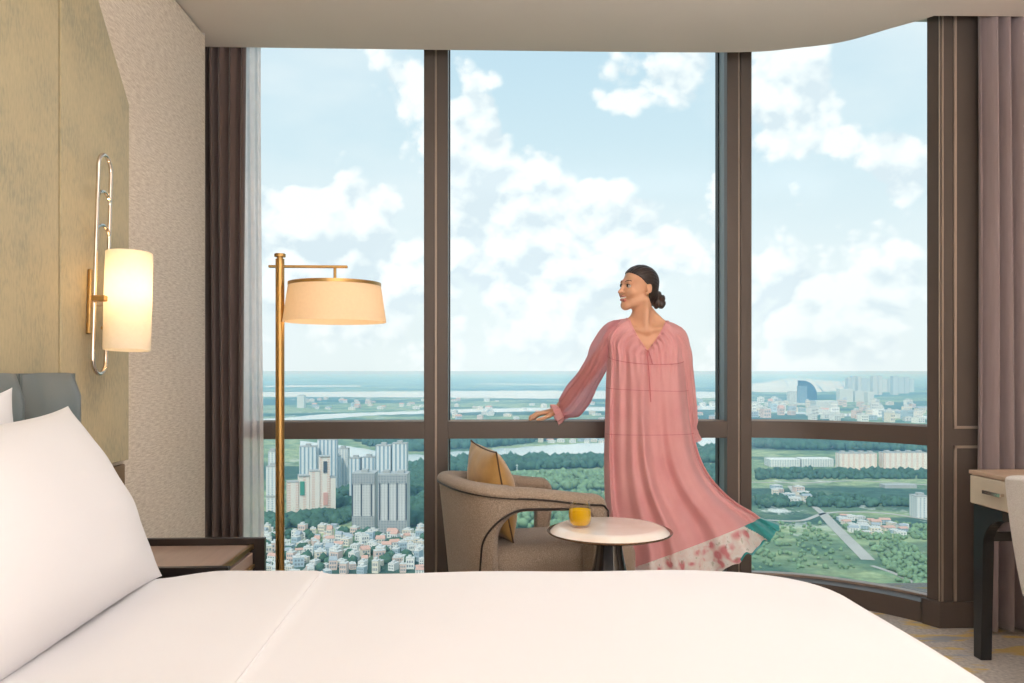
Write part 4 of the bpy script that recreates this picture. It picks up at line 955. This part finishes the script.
# --- buildings
def facade(name, wall, glass, sx, sz, wx=.55, wz=.5, bands=None):
    """painted wall with a regular pattern of windows, in metres"""
    m, nt = new_mat(name); out = nt.n('ShaderNodeOutputMaterial'); p = nt.n('ShaderNodeBsdfPrincipled'); p.inputs['Roughness'].default_value = .8; p.inputs['Specular IOR Level'].default_value = .2
    tc = nt.n('ShaderNodeTexCoord'); sp = nt.n('ShaderNodeSeparateXYZ'); nt.l(tc.outputs['Object'], sp.inputs[0])
    h = math_n(nt, 'ADD', sp.outputs[0], sp.outputs[1]); fx = math_n(nt, 'FRACT', math_n(nt, 'MULTIPLY', h, 1 / sx)); fz = math_n(nt, 'FRACT', math_n(nt, 'MULTIPLY', sp.outputs[2], 1 / sz))
    w = math_n(nt, 'MULTIPLY', math_n(nt, 'LESS_THAN', fx, wx), math_n(nt, 'LESS_THAN', fz, wz))
    ge = nt.n('ShaderNodeNewGeometry'); sn = nt.n('ShaderNodeSeparateXYZ'); nt.l(ge.outputs['Normal'], sn.inputs[0]); side = math_n(nt, 'LESS_THAN', sn.outputs[2], .5); w = math_n(nt, 'MULTIPLY', w, side)
    z = nt.n('ShaderNodeTexNoise'); z.inputs['Scale'].default_value = .08; z.inputs['Detail'].default_value = 4; nt.l(tc.outputs['Object'], z.inputs['Vector'])
    wc = ramp(nt, z.outputs[0], [(.3, tuple(c * .93 for c in wall[:3]) + (1,)), (.7, wall)])
    nt.l(mixc(nt, w, wc, glass), p.inputs['Base Color']); nt.l(p.outputs[0], out.inputs[0]); return m
F_WHITE = facade('white flats', rgb(226, 226, 222), rgb(150, 170, 182), 5.2, 3.2, .42, .6)
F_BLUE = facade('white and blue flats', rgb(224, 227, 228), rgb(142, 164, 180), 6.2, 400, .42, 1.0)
F_PINK = facade('cream and pink flats', rgb(240, 230, 220), rgb(226, 196, 182), 11, 3.4, .40, .62)
F_GREY = facade('unfinished grey concrete', rgb(208, 208, 205), rgb(158, 162, 166), 3.6, 3.3, .42, .5)
F_GREYD = facade('darker grey concrete', rgb(172, 175, 176), rgb(126, 132, 138), 3.6, 3.3, .5, .55)
F_OFFICE = facade('glass office', rgb(176, 196, 206), rgb(70, 104, 134), 4, 3.6, .8, .8)
F_DARK = facade('dark blue glass', rgb(66, 98, 128), rgb(48, 80, 112), 4, 3.6, .7, .7)
M_ROOFS = simple('grey flat roof', rgb(170, 172, 170), .9, var=.08, scale=.1)
M_GREENP = simple('green painted panel', rgb(70, 150, 126), .7); M_PINKP = simple('pink painted panel', rgb(222, 168, 156), .7); M_SLOT = simple('dark recess', rgb(74, 82, 92), .8)
def tower(label, px0, px1, ptop, pbase, mat, depth=None, rot=0., dist=None, group=None, cat='building', roof=True, slots=(), name='apartment_tower', parts=()):
    """block standing on the ground at pbase, facing the window"""
    a, b = G(px0, pbase), G(px1, pbase); d = (CAM_Z - GZ) * F_PX / (pbase - HZ); w = (b - a).length; h = (pbase - ptop) / F_PX * d
    dp = depth or min(w, 26); c = (a + b) / 2
    t = thing(name, label, cat, (c.x, c.y, GZ), (0, 0, -YAW + rot), group)
    MB().box(-w / 2, w / 2, 0, dp, 0, h).build('tower_block', mat, t, smooth=False)
    if roof:
        MB().box(-w / 2 - .3, w / 2 + .3, -.3, dp + .3, h, h + 1.0).build('parapet', M_ROOFS, t, smooth=False)
        k = max(1, int(w / 18))
        for i in range(k):
            x = -w / 2 + w * (i + .5) / k; MB().box(x - 4, x + 4, dp * .3, dp * .7, h, h + 4.5).build('roof_house', M_ROOFS, t, smooth=False)
    for s in slots: MB().box(-w / 2 + s * w - .9, -w / 2 + s * w + .9, -.35, .3, 0, h).build('recess', M_SLOT, t, smooth=False)
    for (x0, x1, z0, z1, m, nm) in parts: MB().box(-w / 2 + x0 * w, -w / 2 + x1 * w, -.6, .5, z0 * h, z1 * h).build(nm, m, t, smooth=False)
    return t
gp_ = ((0, 1, .82, 1.0, F_GREYD, 'upper_floors'), (0, 1, .0, .25, F_GREYD, 'podium_floors'))
tower('wide grey concrete tower under construction with a dark base beside the wooded slope', 352, 374.5, 474, 530, F_GREY, 30, slots=(.02, .42, .86), parts=gp_)
tower('wide grey concrete tower under construction standing nearest the window post', 378, 407, 475, 533, F_GREY, 30, slots=(.06, .36, .66, .97), parts=((0, 1, .86, 1.0, F_GREYD, 'upper_floors'), (0, 1, .0, .22, F_GREYD, 'podium_floors')))
tower('tall white blue-striped tower rising behind the grey concrete towers', 375.5, 390.5, 446, 504, F_BLUE, 22); tower('tallest white blue-striped tower behind the grey concrete towers, beside the window post', 391.8, 406.5, 444, 504, F_BLUE, 22)
tower('short white block with blue window stripes behind the grey concrete tower', 349.5, 360, 458.5, 500, F_BLUE, 20); tower('short white block next to the tall striped towers behind the grey concrete', 362, 374.5, 457.5, 500, F_BLUE, 20)
tower('pale striped tower at the far side of the pink stepped flats', 299.5, 316, 447, 497, F_BLUE, 24, .15); tower('tallest pale tower of the cluster behind the pink stepped flats', 317.5, 336.5, 440, 494, F_BLUE, 24, .1)
tower('pale grey tower behind the top of the wooded slope', 337, 347.5, 449, 488, F_WHITE, 20)
tower('small pale tower between the tall cluster and the wooded slope', 331, 339, 456.5, 490, F_BLUE, 18)
def stepped():
    t = None; d = (CAM_Z - GZ) * F_PX / (512 - HZ)
    c = G(287.5, 516); t = thing('apartment_block', 'stepped cream and pink apartment slab with a green panel on the wooded slope', 'building', (c.x, c.y, GZ), (0, 0, math.radians(20) - YAW))
    secs = [(0, 15, 46), (15.5, 30, 54), (30.5, 44, 60), (44.5, 58, 80), (58.5, 66, 50)]
    for i, (a, b, h) in enumerate(secs):
        o = MB().box(a, b, 0 + .9 * (i % 2), 18, 0, h).build('stair_step_block', F_PINK, t, smooth=False); MB().box(a - .3, b + .3, -.3, 18.3, h, h + 1.2).build('parapet', M_ROOFS, o, smooth=False)
    MB().box(17, 23, -.3, 1.2, 28, 47).build('green_panel', M_GREENP, t, smooth=False); MB().box(49, 55, -.3, 2, 12, 30).build('pink_panel', M_PINKP, t, smooth=False); MB().box(49, 54, -.3, 2, 58, 74).build('window_bay', M_SLOT, t, smooth=False)
stepped()
tower('white tower cut by the sheer curtain at the edge of the lower pane', 266, 277, 467, 516, F_WHITE, 22, parts=((.0, 1, .38, .42, M_ROOFS, 'floor_band'),)); tower('slim white tower behind the brass lamp pole', 268, 275, 452, 505, F_WHITE, 16)
tower('pale twin-slab tower alone on the far river bank seen beside the lamp pole', 297, 304, 395.5, 408, F_WHITE, 40)
# flats and sheds on the plain beyond the curved window
for i, (a, b, t, s, lab) in enumerate([(840, 877, 453.5, 470, 'long white apartment slab with a domed gate roof on the green plain'), (884, 927, 453, 470.5, 'long white apartment slab beside the column on the green plain')]):
    tower(lab, a, b, t, s, F_PINK, 24, name='apartment_slab', roof=True)
tower('low pale warehouse row at the edge of the green plain', 770, 800, 459.5, 467, F_WHITE, 40, name='warehouse', roof=False); tower('low white hall next to the long apartment slabs', 802, 834, 459, 467, F_WHITE, 40, name='warehouse', roof=False)
tower('long thin white shed on the green plain below the apartment slabs', 885, 917, 485, 488.3, M_ROOFS, 22, name='shed', roof=False)
tower('pale office block at the window edge on the green plain', 917, 930, 497, 518, F_WHITE, 22, name='office_block')
# the curved dark tower and its neighbours on the skyline
def sail():
    d = (CAM_Z - GZ) * F_PX / (405 - HZ); c = G(809, 405); u = d / F_PX
    t = thing('office_tower', 'dark blue curved-top tower standing alone on the hazy skyline', 'building', (c.x, c.y, GZ), (0, 0, -YAW))
    pts = [(-9 * u, 0), (8 * u, 0)] + [(-9 * u + 17 * u * math.cos(a) ** .8, 9 * u + 15.5 * u * math.sin(a) + 0) for a in [PI / 2 * i / 14 for i in range(15)]]
    MB().prism(pts, 0, 40, fn=lambda a, b, h: (a, h, b)).build('tower_block', F_DARK, t, smooth=False); MB().box(-9.6 * u, -2 * u, -3, 42, 0, 19 * u).build('pale_wing', F_OFFICE, t, smooth=False)
    MB().box(-14 * u, 12 * u, -20, 60, 0, 2 * u).build('podium', F_WHITE, t, smooth=False)
sail()
tower('pale stepped office block against the dark curved tower', 790, 803, 392, 404, F_WHITE, 60, name='office_block')
tower('wide white box building below the dark curved tower', 816, 838, 401, 410, F_WHITE, 80, name='office_block', roof=False)
sky = random.Random(3); px = 848
while px < 912:
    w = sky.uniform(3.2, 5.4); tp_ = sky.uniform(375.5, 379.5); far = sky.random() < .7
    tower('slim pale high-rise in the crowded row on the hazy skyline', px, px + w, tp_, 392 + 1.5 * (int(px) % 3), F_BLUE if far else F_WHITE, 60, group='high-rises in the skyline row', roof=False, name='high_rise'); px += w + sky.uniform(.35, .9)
for a, b, t, s, lab in [(840, 853, 389, 402, 'broad pale tower standing before the skyline row'), (855, 866, 391, 402, 'mid-height pale block before the skyline row'), (868, 874, 392, 404, 'narrow pinkish tower before the skyline row')]:
    tower(lab, a, b, t, s, F_WHITE, 60, roof=False, name='high_rise')

# --- houses: many small ones, each its own object, in sets that look alike
M_HW = [simple('white render', rgb(236, 234, 228), .85, var=.04, scale=.3), simple('cream render', rgb(232, 220, 202), .85, var=.05, scale=.3), simple('pinkish render', rgb(226, 200, 188), .85, var=.05, scale=.3), simple('blue-grey render', rgb(176, 194, 204), .85, var=.05, scale=.3)]
M_HR = [simple('pale roof', rgb(206, 206, 202), .9, var=.06, scale=.3), simple('rusty tile roof', rgb(206, 164, 148), .9, var=.1, scale=.5), simple('grey metal roof', rgb(160, 168, 174), .7, var=.06, scale=.3)]
NAMES_W, NAMES_R = ['white', 'cream', 'pinkish', 'blue-grey'], ['flat pale roof', 'rusty pitched roof', 'grey pitched roof']
cache = {}
M_HWIN = simple('grey house windows', rgb(132, 142, 150), .5)
def house(wi, ri, where, x, y, rot, w, dp, h, kind='house', grp=''):
    key = (wi, ri)
    if key not in cache:
        a = MB().box(-.5, .5, -.5, .5, 0, 1).build('walls', M_HW[wi], smooth=False)
        if ri == 0: b = MB().box(-.52, .52, -.52, .52, 1, 1.05).box(-.25, .15, -.2, .3, 1.05, 1.25).build('roof', M_HR[0], smooth=False)
        else: b = MB().add([(-.55, -.55, .98), (.55, -.55, .98), (.55, .55, .98), (-.55, .55, .98), (-.5, 0, 1.38), (.5, 0, 1.38)], [(0, 1, 5, 4), (2, 3, 4, 5), (0, 4, 3), (1, 2, 5), (0, 3, 2, 1)]).build('roof', M_HR[ri], smooth=False)
        wn = MB()
        for i in range(3):
            for z0 in (.2, .6): wn.box(-.38 + .29 * i, -.2 + .29 * i, -.505, -.49, z0, z0 + .22)
        c = wn.build('window_row', M_HWIN, smooth=False); cache[key] = [a, b, c]; first = True
    else: first = False
    t = thing(kind, 'small %s %s with a %s %s' % (NAMES_W[wi], kind, NAMES_R[ri], where), 'house' if kind == 'house' else 'building', (x, y, GZ), (0, 0, rot), '%s %ss with %s %s' % (NAMES_W[wi], kind, NAMES_R[ri], grp)); t.scale = (w, dp, h)
    for o in cache[key]:
        q = o if first else o.copy()
        if not first: C.objects.link(q)
        q.parent = t
hr = random.Random(11); placed = []
def village(poly, n, size, where, grp, hmin, hmax, kind='house', weights=(5, 3, 2, 2), flat=.6):
    xs = [p[0] for p in poly]; ys_ = [p[1] for p in poly]; got = 0; tr = 0
    while got < n and tr < n * 60:
        tr += 1; a, b = hr.uniform(min(xs), max(xs)), hr.uniform(min(ys_), max(ys_)); ins = False; j = len(poly) - 1
        for i in range(len(poly)):
            if (ys_[i] > b) != (ys_[j] > b) and a < (xs[j] - xs[i]) * (b - ys_[i]) / (ys_[j] - ys_[i]) + xs[i]: ins = not ins
            j = i
        if not ins: continue
        p = G(a, b); w = size * hr.uniform(.7, 1.4); dp = size * hr.uniform(.7, 1.2); rad_ = .73 * max(w, dp)
        if any((p.x - q[0]) ** 2 + (p.y - q[1]) ** 2 < (rad_ + q[2]) ** 2 for q in placed): continue
        placed.append((p.x, p.y, rad_)); wi = hr.choices(range(4), weights)[0]; ri = 0 if hr.random() < flat else hr.choice((1, 2))
        house(wi, ri, where, p.x, p.y, hr.uniform(-.5, .5), w, dp, hr.uniform(hmin, hmax), kind, grp); got += 1
for q in [o for o in C.objects if o.parent is None and o.name.split('.')[0] in ('apartment_tower', 'apartment_block', 'warehouse', 'shed', 'office_block', 'apartment_slab', 'office_tower', 'high_rise')]:
    big = 75 if q.name[:8] in ('office_t', 'high_ris', 'office_b') else 26; placed.append((q.location.x, q.location.y + 10, big))
    if q.name == 'apartment_block': placed += [(q.location.x + k_ * 12, q.location.y + 8 + k_ * 5, 22) for k_ in range(1, 6)]
village([(264, 531), (300, 533), (345, 526), (352, 531), (424, 531), (424, 574), (264, 574)], 125, 8.6, 'below the grey concrete towers', 'below the towers', 3.5, 12, flat=.8)
village([(770, 488), (806, 492), (806, 503), (780, 502)], 8, 14, 'grouped on the green plain', 'on the green plain', 5, 9)
village([(838, 517), (905, 519), (905, 536), (850, 533)], 26, 10, 'among scattered sheds by the pale road', 'by the pale road', 3, 6, weights=(7, 2, 1, 2))
village([(752, 402), (930, 404), (930, 424), (752, 418)], 85, 30, 'in the far town beyond the curved window', 'in the far town', 12, 40, 'block', flat=.85)
village([(450, 400), (604, 400), (604, 421), (450, 421)], 36, 26, 'on the river flats behind the window rail', 'on the far flats', 8, 20, 'block', flat=.8)
village([(690, 402), (722, 402), (722, 420), (690, 420)], 14, 26, 'on the far flats beside the pink dress', 'beside the dress', 8, 22, 'block', flat=.8)
village([(290, 399), (424, 400), (424, 409), (310, 411)], 30, 24, 'on the far bank above the striped towers', 'on the far bank', 8, 20, 'block', flat=.8)
village([(500, 439), (604, 438), (604, 443), (540, 443)], 16, 16, 'along the near bank of the wide river', 'on the river bank', 6, 12, flat=.7)

# woods: crowns by the thousand, one belt each
ICO = None
def ico():
    global ICO
    if ICO is None:
        bm = bmesh.new(); bmesh.ops.create_icosphere(bm, subdivisions=1, radius=1); ICO = (np.array([v.co[:] for v in bm.verts]), np.array([[v.index for v in f.verts] for f in bm.faces])); bm.free()
    return ICO
M_WOOD = [simple('tree crowns', rgb(74, 104, 86), .95, var=.3, scale=.06, spec=.05), simple('lighter tree crowns', rgb(122, 148, 114), .95, var=.3, scale=.06, spec=.05)]
def woodland(name, label, areas, mat):
    """areas: (far-left .. polygon of ground points, crowns, size)"""
    v0, f0 = ico(); VV, FF = [], []; o = 0
    for poly, n, size in areas:
        pts = [G(a, b) for a, b in poly]; X = np.array([p.x for p in pts]); Y = np.array([p.y for p in pts]); got = 0; tries = 0
        while got < n and tries < 60:
            tries += 1; m = n * 2; xs = rng.uniform(X.min(), X.max(), m); ys_ = rng.uniform(Y.min(), Y.max(), m); ins = np.zeros(m, bool)
            j = len(X) - 1
            for i in range(len(X)):
                c = ((Y[i] > ys_) != (Y[j] > ys_)) & (xs < (X[j] - X[i]) * (ys_ - Y[i]) / (Y[j] - Y[i] + 1e-9) + X[i]); ins ^= c; j = i
            for q in placed: ins &= (xs - q[0]) ** 2 + (ys_ - q[1]) ** 2 > (q[2] + size * 1.5) ** 2
            for a, b in zip(xs[ins], ys_[ins]):
                if got >= n: break
                s = size * rng.uniform(.6, 1.35); V = v0 * (1 + rng.uniform(-.32, .32, (len(v0), 1))) * np.array((s, s, s * rng.uniform(.7, 1.15))) + np.array((a, b, GZ + s * .75)); VV.append(V); FF.append(f0 + o); o += len(v0); got += 1
    V = np.concatenate(VV); F = np.concatenate(FF); me = bpy.data.meshes.new(name); me.vertices.add(len(V)); me.vertices.foreach_set('co', V.ravel()); me.loops.add(F.size); me.loops.foreach_set('vertex_index', F.ravel().astype(np.int32))
    me.polygons.add(len(F)); me.polygons.foreach_set('loop_start', np.arange(0, F.size, 3, dtype=np.int32)); me.polygons.foreach_set('loop_total', np.full(len(F), 3, dtype=np.int32)); me.update(); me.validate()
    ob = finish(name, me, mat, angle=180, fixn=False); return stuff(ob, label, 'trees')
woodland('woodland', 'dark green wooded slope between the apartment towers and the low houses', [([(296, 515), (318, 505), (350, 490), (352, 520), (330, 530), (296, 528), (285, 522)], 420, 6.5), ([(330, 484), (352, 478), (352, 500), (334, 505)], 160, 7), ([(407, 470), (424, 466), (424, 528), (407, 526)], 420, 8), ([(262, 516), (285, 520), (285, 545), (262, 548)], 120, 6)], M_WOOD[0])
woodland('woodland', 'trees scattered among the low houses below the towers', [([(262, 534), (424, 534), (424, 572), (262, 575)], 1000, 4.0)], M_WOOD[0])
woodland('woodland', 'dark tree belt along the far river bank seen beyond the armchair', [([(440, 462), (520, 461), (610, 460), (610, 468), (520, 470), (440, 474)], 700, 9), ([(440, 440), (500, 440), (560, 439), (500, 447), (440, 450)], 420, 11), ([(345, 437), (424, 440), (424, 452), (380, 450)], 360, 11)], M_WOOD[0])
woodland('woodland', 'hedges and copses on the green flats beyond the armchair', [([(440, 476), (610, 474), (610, 490), (440, 490)], 620, 6), ([(440, 495), (610, 495), (610, 530), (440, 530)], 500, 6)], M_WOOD[1])
woodland('woodland', 'wooded river bank seen between the pink dress and the window post', [([(690, 452), (742, 451), (742, 462), (690, 464)], 330, 10), ([(690, 468), (742, 468), (742, 486), (700, 486)], 300, 7)], M_WOOD[0])
woodland('woodland', 'dark tree rows across the green flats seen through the curved window', [([(757, 471), (930, 472), (930, 479), (757, 480)], 380, 5.5), ([(757, 499), (800, 497), (905, 501), (925, 507), (850, 508), (800, 507), (757, 509)], 260, 5), ([(757, 441), (930, 443), (930, 452), (757, 449)], 620, 11)], M_WOOD[0])
woodland('woodland', 'bushes dotting the overgrown fields seen through the curved window', [([(752, 524), (820, 524), (840, 545), (860, 570), (752, 570)], 170, 2.5), ([(868, 545), (900, 540), (928, 560), (928, 590), (900, 585)], 230, 2.8), ([(830, 516), (928, 520), (928, 540), (860, 540)], 150, 2.7)], M_WOOD[1])

wr = random.Random(21); clumps = []
for i in range(70):
    a = wr.choice((wr.uniform(-700, 225), wr.uniform(960, 1900), wr.uniform(-300, 1400))); b = wr.uniform(440, 560) if not 225 < a < 960 else wr.uniform(590, 760); w_, h_ = wr.uniform(20, 90), wr.uniform(3, 14)
    clumps.append(([(a - w_, b - h_), (a + w_ * .6, b - h_ * .7), (a + w_, b + h_), (a - w_ * .5, b + h_ * .8)], int(16 + w_ * .7), wr.uniform(4, 7)))
woodland('woodland', 'tree clumps spread thinly over the open flats around the towers', clumps, M_WOOD[0])

# slim pylons on the river flats
M_PYL = simple('white pylon', rgb(236, 238, 236), .6)
for (a, b, t) in [(505, 461, 448), (517, 476, 464), (532.5, 492.5, 476)]:
    g0 = G(a, b); d = (CAM_Z - GZ) * F_PX / (b - HZ); h = (b - t) / F_PX * d
    o = thing('pylon', 'thin white pylon standing on the river flats', 'pylon', (g0.x, g0.y, GZ), group='white pylons on the river flats')
    MB().tube([(0, 0, 0), (0, 0, h)], [.9, .5], 8).build('mast', M_PYL, o); MB().box(-2.5, 2.5, -.3, .3, h * .86, h * .86 + .5).build('crossarm', M_PYL, o, smooth=False)

# haze lying over the land, below the level of the room
def haze():
    m, nt = new_mat('low haze'); out = nt.n('ShaderNodeOutputMaterial'); v = nt.n('ShaderNodeVolumeScatter'); v.inputs['Color'].default_value = HAZE_COL; v.inputs['Density'].default_value = HAZE_DENS; v.inputs['Anisotropy'].default_value = 0.0
    nt.l(v.outputs[0], out.inputs['Volume']); return m
HAZE_COL = (.18, .36, .55, 1); HAZE_DENS = 1 / 3400.0
hz_ = MB().box(-58000, 58000, 300, 88000, GZ - 3, -6).build('haze', haze(), smooth=False); stuff(hz_, 'pale blue haze over the distant land', 'haze')
# ------------------------------------------------------------------ sky, sun, lamps, camera
def sky_world():
    w = bpy.data.worlds.new('sky'); bpy.context.scene.world = w; w.use_nodes = True; nt = NT(w); out = nt.n('ShaderNodeOutputWorld'); bg = nt.n('ShaderNodeBackground')
    tc = nt.n('ShaderNodeTexCoord'); V = tc.outputs['Generated']; sp = nt.n('ShaderNodeSeparateXYZ'); nt.l(V, sp.inputs[0])
    def direction(px, py): return (W(px, py, 1.0) - Vector((0, 0, CAM_Z))).normalized()
    def puffs(dz, dx):
        mp = nt.n('ShaderNodeMapping'); mp.inputs['Location'].default_value = (3.1 + dx, 1.7, .4 + dz); mp.inputs['Scale'].default_value = (1, 1, 1.15); nt.l(V, mp.inputs[0])
        z = nt.n('ShaderNodeTexNoise'); z.inputs['Scale'].default_value = 6.5; z.inputs['Detail'].default_value = 10; z.inputs['Roughness'].default_value = .56; nt.l(mp.outputs[0], z.inputs['Vector'])
        v = nt.n('ShaderNodeTexVoronoi', feature='F1'); v.inputs['Scale'].default_value = 11; v.inputs['Detail'].default_value = 2; v.inputs['Roughness'].default_value = .5; v.inputs['Lacunarity'].default_value = 2.3
        wz = nt.n('ShaderNodeVectorMath', operation='MULTIPLY_ADD'); nt.l(z.outputs['Color'], wz.inputs[0]); wz.inputs[1].default_value = (.07, .07, .07); nt.l(mp.outputs[0], wz.inputs[2]); nt.l(wz.outputs[0], v.inputs['Vector'])
        return math_n(nt, 'ADD', math_n(nt, 'MULTIPLY', z.outputs[0], 1.0), math_n(nt, 'MULTIPLY', math_n(nt, 'SUBTRACT', .5, v.outputs['Distance']), .55))
    n0, n1 = puffs(0, 0), puffs(.022, -.010)
    dens = math_n(nt, 'MULTIPLY', math_n(nt, 'SUBTRACT', n0, .385), 1.2)
    relief = math_n(nt, 'SUBTRACT', n0, n1)
    # cloud banks and openings: (px, py, radius in px, weight)
    for px, py, r, wt in CLOUDS:
        d = direction(px, py); dp = nt.n('ShaderNodeVectorMath', operation='DISTANCE'); nt.l(V, dp.inputs[0]); dp.inputs[1].default_value = d
        mr = nt.n('ShaderNodeMapRange', interpolation_type='SMOOTHSTEP'); mr.inputs[1].default_value = r / F_PX; mr.inputs[2].default_value = r * .35 / F_PX; mr.inputs[3].default_value = 0; mr.inputs[4].default_value = wt
        nt.l(dp.outputs[1], mr.inputs[0]); dens = math_n(nt, 'ADD', dens, mr.outputs[0])
    cov = nt.n('ShaderNodeMapRange', interpolation_type='SMOOTHSTEP'); cov.inputs[1].default_value = -.03; cov.inputs[2].default_value = .15; nt.l(dens, cov.inputs[0])
    # thin veil everywhere
    z3 = nt.n('ShaderNodeTexNoise'); z3.inputs['Scale'].default_value = 3; z3.inputs['Detail'].default_value = 6; m3 = nt.n('ShaderNodeMapping'); m3.inputs['Scale'].default_value = (1, 1, 2.6); nt.l(V, m3.inputs[0]); nt.l(m3.outputs[0], z3.inputs['Vector'])
    blue = ramp(nt, sp.outputs[2], [(0.0, rgb(234, 240, 240)), (.12, rgb(232, 241, 244)), (.27, rgb(208, 229, 239)), (.42, rgb(190, 218, 235)), (.8, rgb(140, 190, 222))])
    veil = ramp(nt, z3.outputs[0], [(.42, (0, 0, 0, 1)), (.68, (1, 1, 1, 1))]); blue = mixc(nt, math_n(nt, 'MULTIPLY', veil, .65), blue, rgb(240, 245, 247))
    z2 = nt.n('ShaderNodeTexNoise'); z2.inputs['Scale'].default_value = 5; z2.inputs['Detail'].default_value = 8; m2 = nt.n('ShaderNodeMapping'); m2.inputs['Location'].default_value = (7.3, 2, 5); m2.inputs['Scale'].default_value = (1, 1, 1.5); nt.l(V, m2.inputs[0]); nt.l(m2.outputs[0], z2.inputs['Vector'])
    sh_ = math_n(nt, 'ADD', math_n(nt, 'MULTIPLY', relief, 1.7), math_n(nt, 'MULTIPLY', z2.outputs[0], .55))
    cl = ramp(nt, sh_, [(.04, rgb(222, 233, 240)), (.24, rgb(243, 248, 250)), (.40, rgb(255, 255, 255))])
    low = nt.n('ShaderNodeMapRange'); low.inputs[1].default_value = .0; low.inputs[2].default_value = .12; low.inputs[3].default_value = .6; low.inputs[4].default_value = 0; nt.l(sp.outputs[2], low.inputs[0]); cl = mixc(nt, low.outputs[0], cl, rgb(238, 242, 242))
    c = mixc(nt, cov.outputs[0], blue, cl)
    gr = nt.n('ShaderNodeMapRange'); gr.inputs[1].default_value = -.02; gr.inputs[2].default_value = .0; nt.l(sp.outputs[2], gr.inputs[0]); c = mixc(nt, gr.outputs[0], rgb(120, 135, 130), c)
    nt.l(c, bg.inputs[0]); bg.inputs[1].default_value = SKY_STRENGTH; nt.l(bg.outputs[0], out.inputs[0])
CLOUDS = [(370, 165, 70, .22), (470, 130, 60, .30), (410, 90, 40, .22), (285, 220, 60, .24), (350, 260, 110, .22), (520, 230, 110, .28), (620, 240, 90, .22), (690, 230, 70, .22), (625, 88, 45, .26), (690, 80, 50, .26), (800, 105, 62, .34), (770, 70, 40, .2), (905, 165, 45, .28), (850, 270, 110, .24), (520, 330, 160, .24), (340, 320, 120, .18), (700, 320, 120, .18), (860, 330, 120, .2), (600, 170, 40, .12),
          (300, 80, 75, -.30), (540, 90, 55, -.30), (640, 150, 60, -.12), (880, 70, 60, -.28), (850, 190, 50, -.22), (260, 140, 45, -.2), (550, 60, 50, -.2)]
SKY_STRENGTH = 1.10
sky_world()
def lamp(name, kind, loc, power, col=(1, 1, 1), rot=(0, 0, 0), **kw):
    l = bpy.data.lights.new(name, kind); l.energy = power; l.color = col
    for k, v in kw.items(): setattr(l, k, v)
    o = bpy.data.objects.new(name, l); o.location = loc; o.rotation_euler = rot; C.objects.link(o); return o
lamp('sun', 'SUN', (0, 0, 50), 2.5, (1, .97, .92), (math.radians(42), 0, math.radians(-25)), angle=math.radians(3))
WARM = (.91, .955, 1.0)
# added fill lights, not room lamps, bounced off the back wall and ceiling
lamp('bounce_lamp', 'AREA', (.8, -1.2, 1.5), 205, WARM, (math.radians(-90), 0, 0), shape='RECTANGLE', size=2.8, size_y=1.8)
lamp('bounce_lamp', 'AREA', (.9, -.8, 2.1), 46, WARM, (math.radians(180), 0, 0), shape='RECTANGLE', size=2.4, size_y=1.4)
lamp('bounce_lamp', 'AREA', (1.0, 2.0, 2.45), 66, WARM, (math.radians(180), 0, 0), shape='RECTANGLE', size=2.6, size_y=.8)
sm = Matrix.Translation((-1.324, 2.822, 1.47)) @ Matrix.Rotation(math.radians(-3.5), 4, 'X')
lamp('sconce_bulb', 'POINT', sm @ Vector((.135, 0, .04)), 2.2, (1, .74, .44), shadow_soft_size=.025)
lamp('floor_lamp_bulb', 'POINT', (base.x + sx, base.y, zs1 - .09), 2.6, (1, .74, .45), shadow_soft_size=.03)

sc_ = bpy.context.scene
cam = bpy.data.cameras.new('camera'); cam.sensor_width = 36; cam.lens = F_PX / 1024 * 36; cam.shift_y = (HZ - 341.5) / 1024; cam.clip_start = .05; cam.clip_end = 200000
co_ = bpy.data.objects.new('camera', cam); co_.location = (0, 0, CAM_Z); co_.rotation_euler = (PI / 2, 0, -YAW); C.objects.link(co_); sc_.camera = co_
sc_.view_settings.view_transform = 'Standard'; sc_.view_settings.look = 'None'; sc_.view_settings.gamma = 1; sc_.view_settings.exposure = 0; sc_.view_settings.use_curve_mapping = False
cy = sc_.cycles; cy.max_bounces = 10; cy.diffuse_bounces = 5; cy.glossy_bounces = 4; cy.transparent_max_bounces = 24; cy.transmission_bounces = 6; cy.volume_bounces = 1; cy.use_denoising = True
cy.sample_clamp_indirect = 6; cy.caustics_reflective = False; cy.caustics_refractive = False
